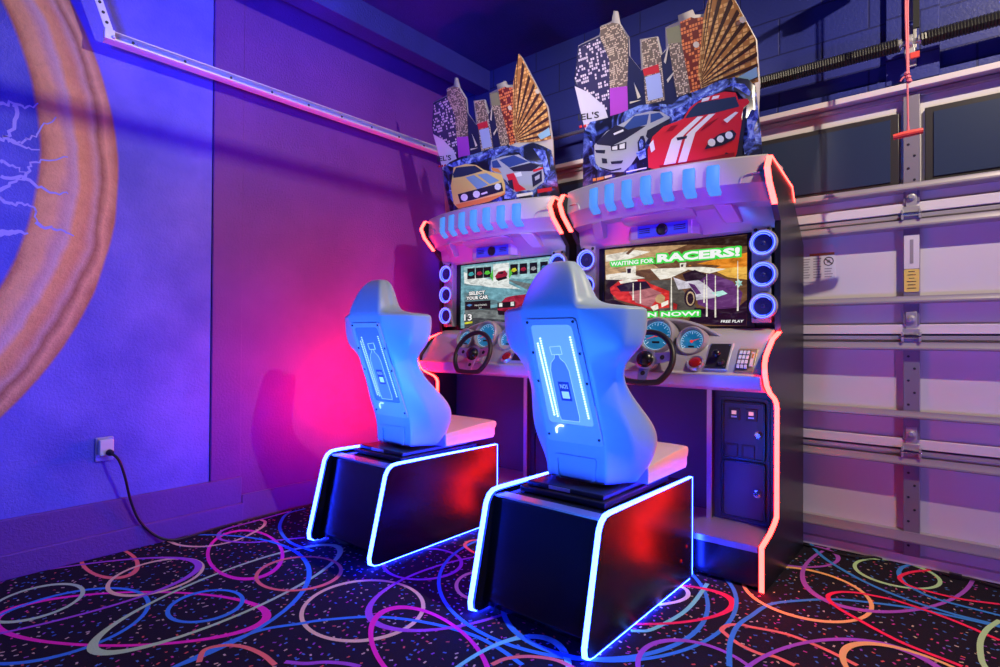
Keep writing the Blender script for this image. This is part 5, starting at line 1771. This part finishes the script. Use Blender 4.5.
    # speaker columns
    for s in (-1, 1):
        b = MB(O)
        b.prism(rounded(rect(s * .474 - .046, 1.165, s * .474 + .040, 1.635) if s > 0 else rect(s * .474 - .040, 1.165, s * .474 + .046, 1.635), .006), 2.838, 2.90, 'y', 'silver')
        for z in (1.19, 1.605):
            for du in (-.030, .030):
                b.lathe([(.009, 0), (.009, .004), (.005, .006)], (s * .476 + du, 2.838, z), (0, -1, 0), 'deep_black', 12)
        sc = orient(b.build('speaker_column', root, bevel=.002))
        for z in (1.540, 1.391, 1.242):
            b = MB(O)
            c = (s * .482, 2.838, z)
            b.lathe([(.064, 0), (.064, .012), (.061, .020), (.057, .019), (.053, .004)], c, (0, -1, 0), 'silver', 32)
            spk = b.build('speaker', root, smooth=50)
            b = MB(O)
            b.lathe([(.057, .019), (.047, .012), (.040, .0075), (.053, .0075)], c, (0, -1, 0), 'ring_glow', 32, True)
            b.tube([(c[0] + .0535 * math.cos(R(q * 10)), c[1] - .0185, z + .0535 * math.sin(R(q * 10))) for q in range(36)], .0032, 'ring_blue', 6, closed=True)
            b.tube([(c[0] + .0450 * math.cos(R(q * 10)) - .003 * s, c[1] - .012, z + .0450 * math.sin(R(q * 10))) for q in range(4, 30)], .0020, 'ring_blue', 6)
            b.build('ring_light', spk, smooth=50)
            b = MB(O)
            b.lathe([(.042, .0085), (.030, .004), (.012, .002), (.010, .009), (.004, .011)], c, (0, -1, 0), 'cone', 24)
            b.build('cone', spk, smooth=60)
    # header
    b = MB(O)
    rings = []
    for k in range(33):
        u = -.531 + 1.062 * k / 32
        y_ = hy(u)
        q = abs(u) / .531
        drop = .012 * max(0, q - .75) / .25
        rings.append([(u, 2.98, 1.922), (u, y_ + .012, 1.922), (u, y_, 1.912), (u, y_ - .005, 1.794), (u, y_ + .052, 1.738), (u, y_ + .058, 1.722), (u, y_ + .118, 1.714 - drop),
                      (u, max(y_ + .130, 2.80), 1.655 - drop), (u, 2.845, 1.612), (u, 2.875, 1.606), (u, 2.98, 1.606)])
    b.loft(rings, 'silver')
    hd = orient(b.build('header', root, smooth=32))
    for k in range(7):
        uc = -.3175 + k * .1058
        b = MB(O)
        out, w2 = [], .028
        prz = [(1.890, -.002), (1.884, -.0045), (1.800, -.0085), (1.785, -.001), (1.766, .0215), (1.757, .033)]
        for z, off in prz:
            ww = w2 - (.005 if z in (1.890, 1.757) else 0)
            out.append([(uc - ww, hy(uc - ww) + off - .003, z), (uc + ww, hy(uc + ww) + off - .003, z)])
        vs = [q for pr_ in out for q in pr_]
        b.add(vs, [(2 * i + 1, 2 * i, 2 * i + 2, 2 * i + 3) for i in range(len(out) - 1)], 'window_blue')
        o = orient(b.build('lens', hd, smooth=30))
        md = o.modifiers.new('solid', 'SOLIDIFY')
        md.thickness = .006
        md.offset = 0
    # facets either side of the camera pod, and the pod
    b = MB(O)
    pod = [(2.84, 1.752), (2.690, 1.744), (2.668, 1.735), (2.668, 1.716), (2.700, 1.694), (2.765, 1.684), (2.765, 1.612), (2.84, 1.608)]
    rings = []
    for u, sh in ((-.195, .03), (-.165, 0), (.165, 0), (.195, .03)):
        rings.append([(u, min(y_ + sh, 2.84), z) for y_, z in pod])
    b.loft(rings, 'silver')
    pd = orient(b.build('camera_pod', hd, bevel=.003))
    b = MB(O)
    b.bounds((-.125, 2.758, 1.618), (.145, 2.766, 1.680), 'pod_blue')
    for q in (-.085, .105):
        for r_ in range(3):
            b.bounds((q - .030, 2.756, 1.640 + r_ * .010), (q + .030, 2.7585, 1.644 + r_ * .010), 'black')
    b.lathe([(.030, 0), (.030, .010), (.025, .012), (.022, .006), (.010, .004)], (.012, 2.760, 1.649), (0, -1, 0), 'black', 24)
    b.build('camera_panel', pd)
    for s in (-1, 1):
        b = MB(O)
        # raised wedge on the shoulder of the header
        P = [(s * .300, 2.685, 1.722), (s * .375, 2.720, 1.716), (s * .400, 2.800, 1.640), (s * .330, 2.775, 1.640)]
        vs = [(q[0], q[1] - .014, q[2] - .002) for q in P] + [(q[0], q[1] + .05, q[2] + .02) for q in P]
        b.add(vs, [(0, 1, 2, 3), (7, 6, 5, 4), (0, 4, 5, 1), (1, 5, 6, 2), (2, 6, 7, 3), (3, 7, 4, 0)], 'silver')
        orient(b.build('facet', hd, bevel=.004))
        # swept rib on the upper corner
        b = MB(O)
        b.tube(catmull([(s * .425, hy(.425) - .002, 1.795), (s * .435, hy(.435) - .005, 1.822), (s * .462, hy(.462) - .006, 1.835), (s * .508, hy(.508) - .006, 1.838)], 6), .006, 'silver', 8)
        b.build('rib', hd)
    # printed marquee: skyline board with the car board in front
    def lean(mb):
        # the signs lean forward over the header
        mb.v = [(q[0], q[1] - .29 * (q[2] - 1.99), q[2]) for q in mb.v]

    mq = empty('marquee_sign', (0, 0, 0))
    mq.parent = root
    sb_ = MB(O)
    sb_.prism(SKYLINE_ART[0][1], 2.842, 2.854, 'y', 'board_grey')
    art(sb_, SKYLINE_ART, 2.842)
    sb_.text("IEL'S", (-.486, 2.326), (-.352, 2.312), .034, 'ink', 2.8385, bold=.02)
    for q in range(5):
        sb_.bounds((-.486 + q * .028, 2.8378, 2.286 - q * .002), (-.468 + q * .028, 2.8388, 2.300 - q * .002), 'sign_red')
    lean(sb_)
    sb_.build('skyline_board', mq, smooth=0)
    cbd = MB(O)
    cbd.prism([(q[0], max(q[1], 1.93)) for q in board_art[0][1]], 2.826, 2.838, 'y', 'flame_board')
    art(cbd, board_art, 2.826)
    lean(cbd)
    cbd.build('car_board', mq, smooth=0)
    for us in (-.42, .42):
        b = MB(O)
        b.bounds((us - .02, 2.854, 1.88), (us + .02, 2.874, 2.42), 'black')
        lean(b)
        b.build('support', mq)
    return root


M['pod_blue'] = mat('blue grille plate', (0.05, 0.10, 0.45), 0.4)
M['board_grey'] = mat('grey board edge', (0.34, 0.31, 0.34), 0.5)

make_cabinet(XA, 0.0, 'racing arcade cabinet with red striped sports car on its marquee, beside the garage door', RED_CAR_ART, 'race')
make_cabinet(XB, 0.01, 'racing arcade cabinet with yellow car on its marquee, standing next to the blue wall', YELLOW_CAR_ART, 'cars')

for o in list(scene.objects):
    if o.type == 'MESH' and o.parent is None and o.name.startswith('lettering'):
        bpy.data.objects.remove(o)
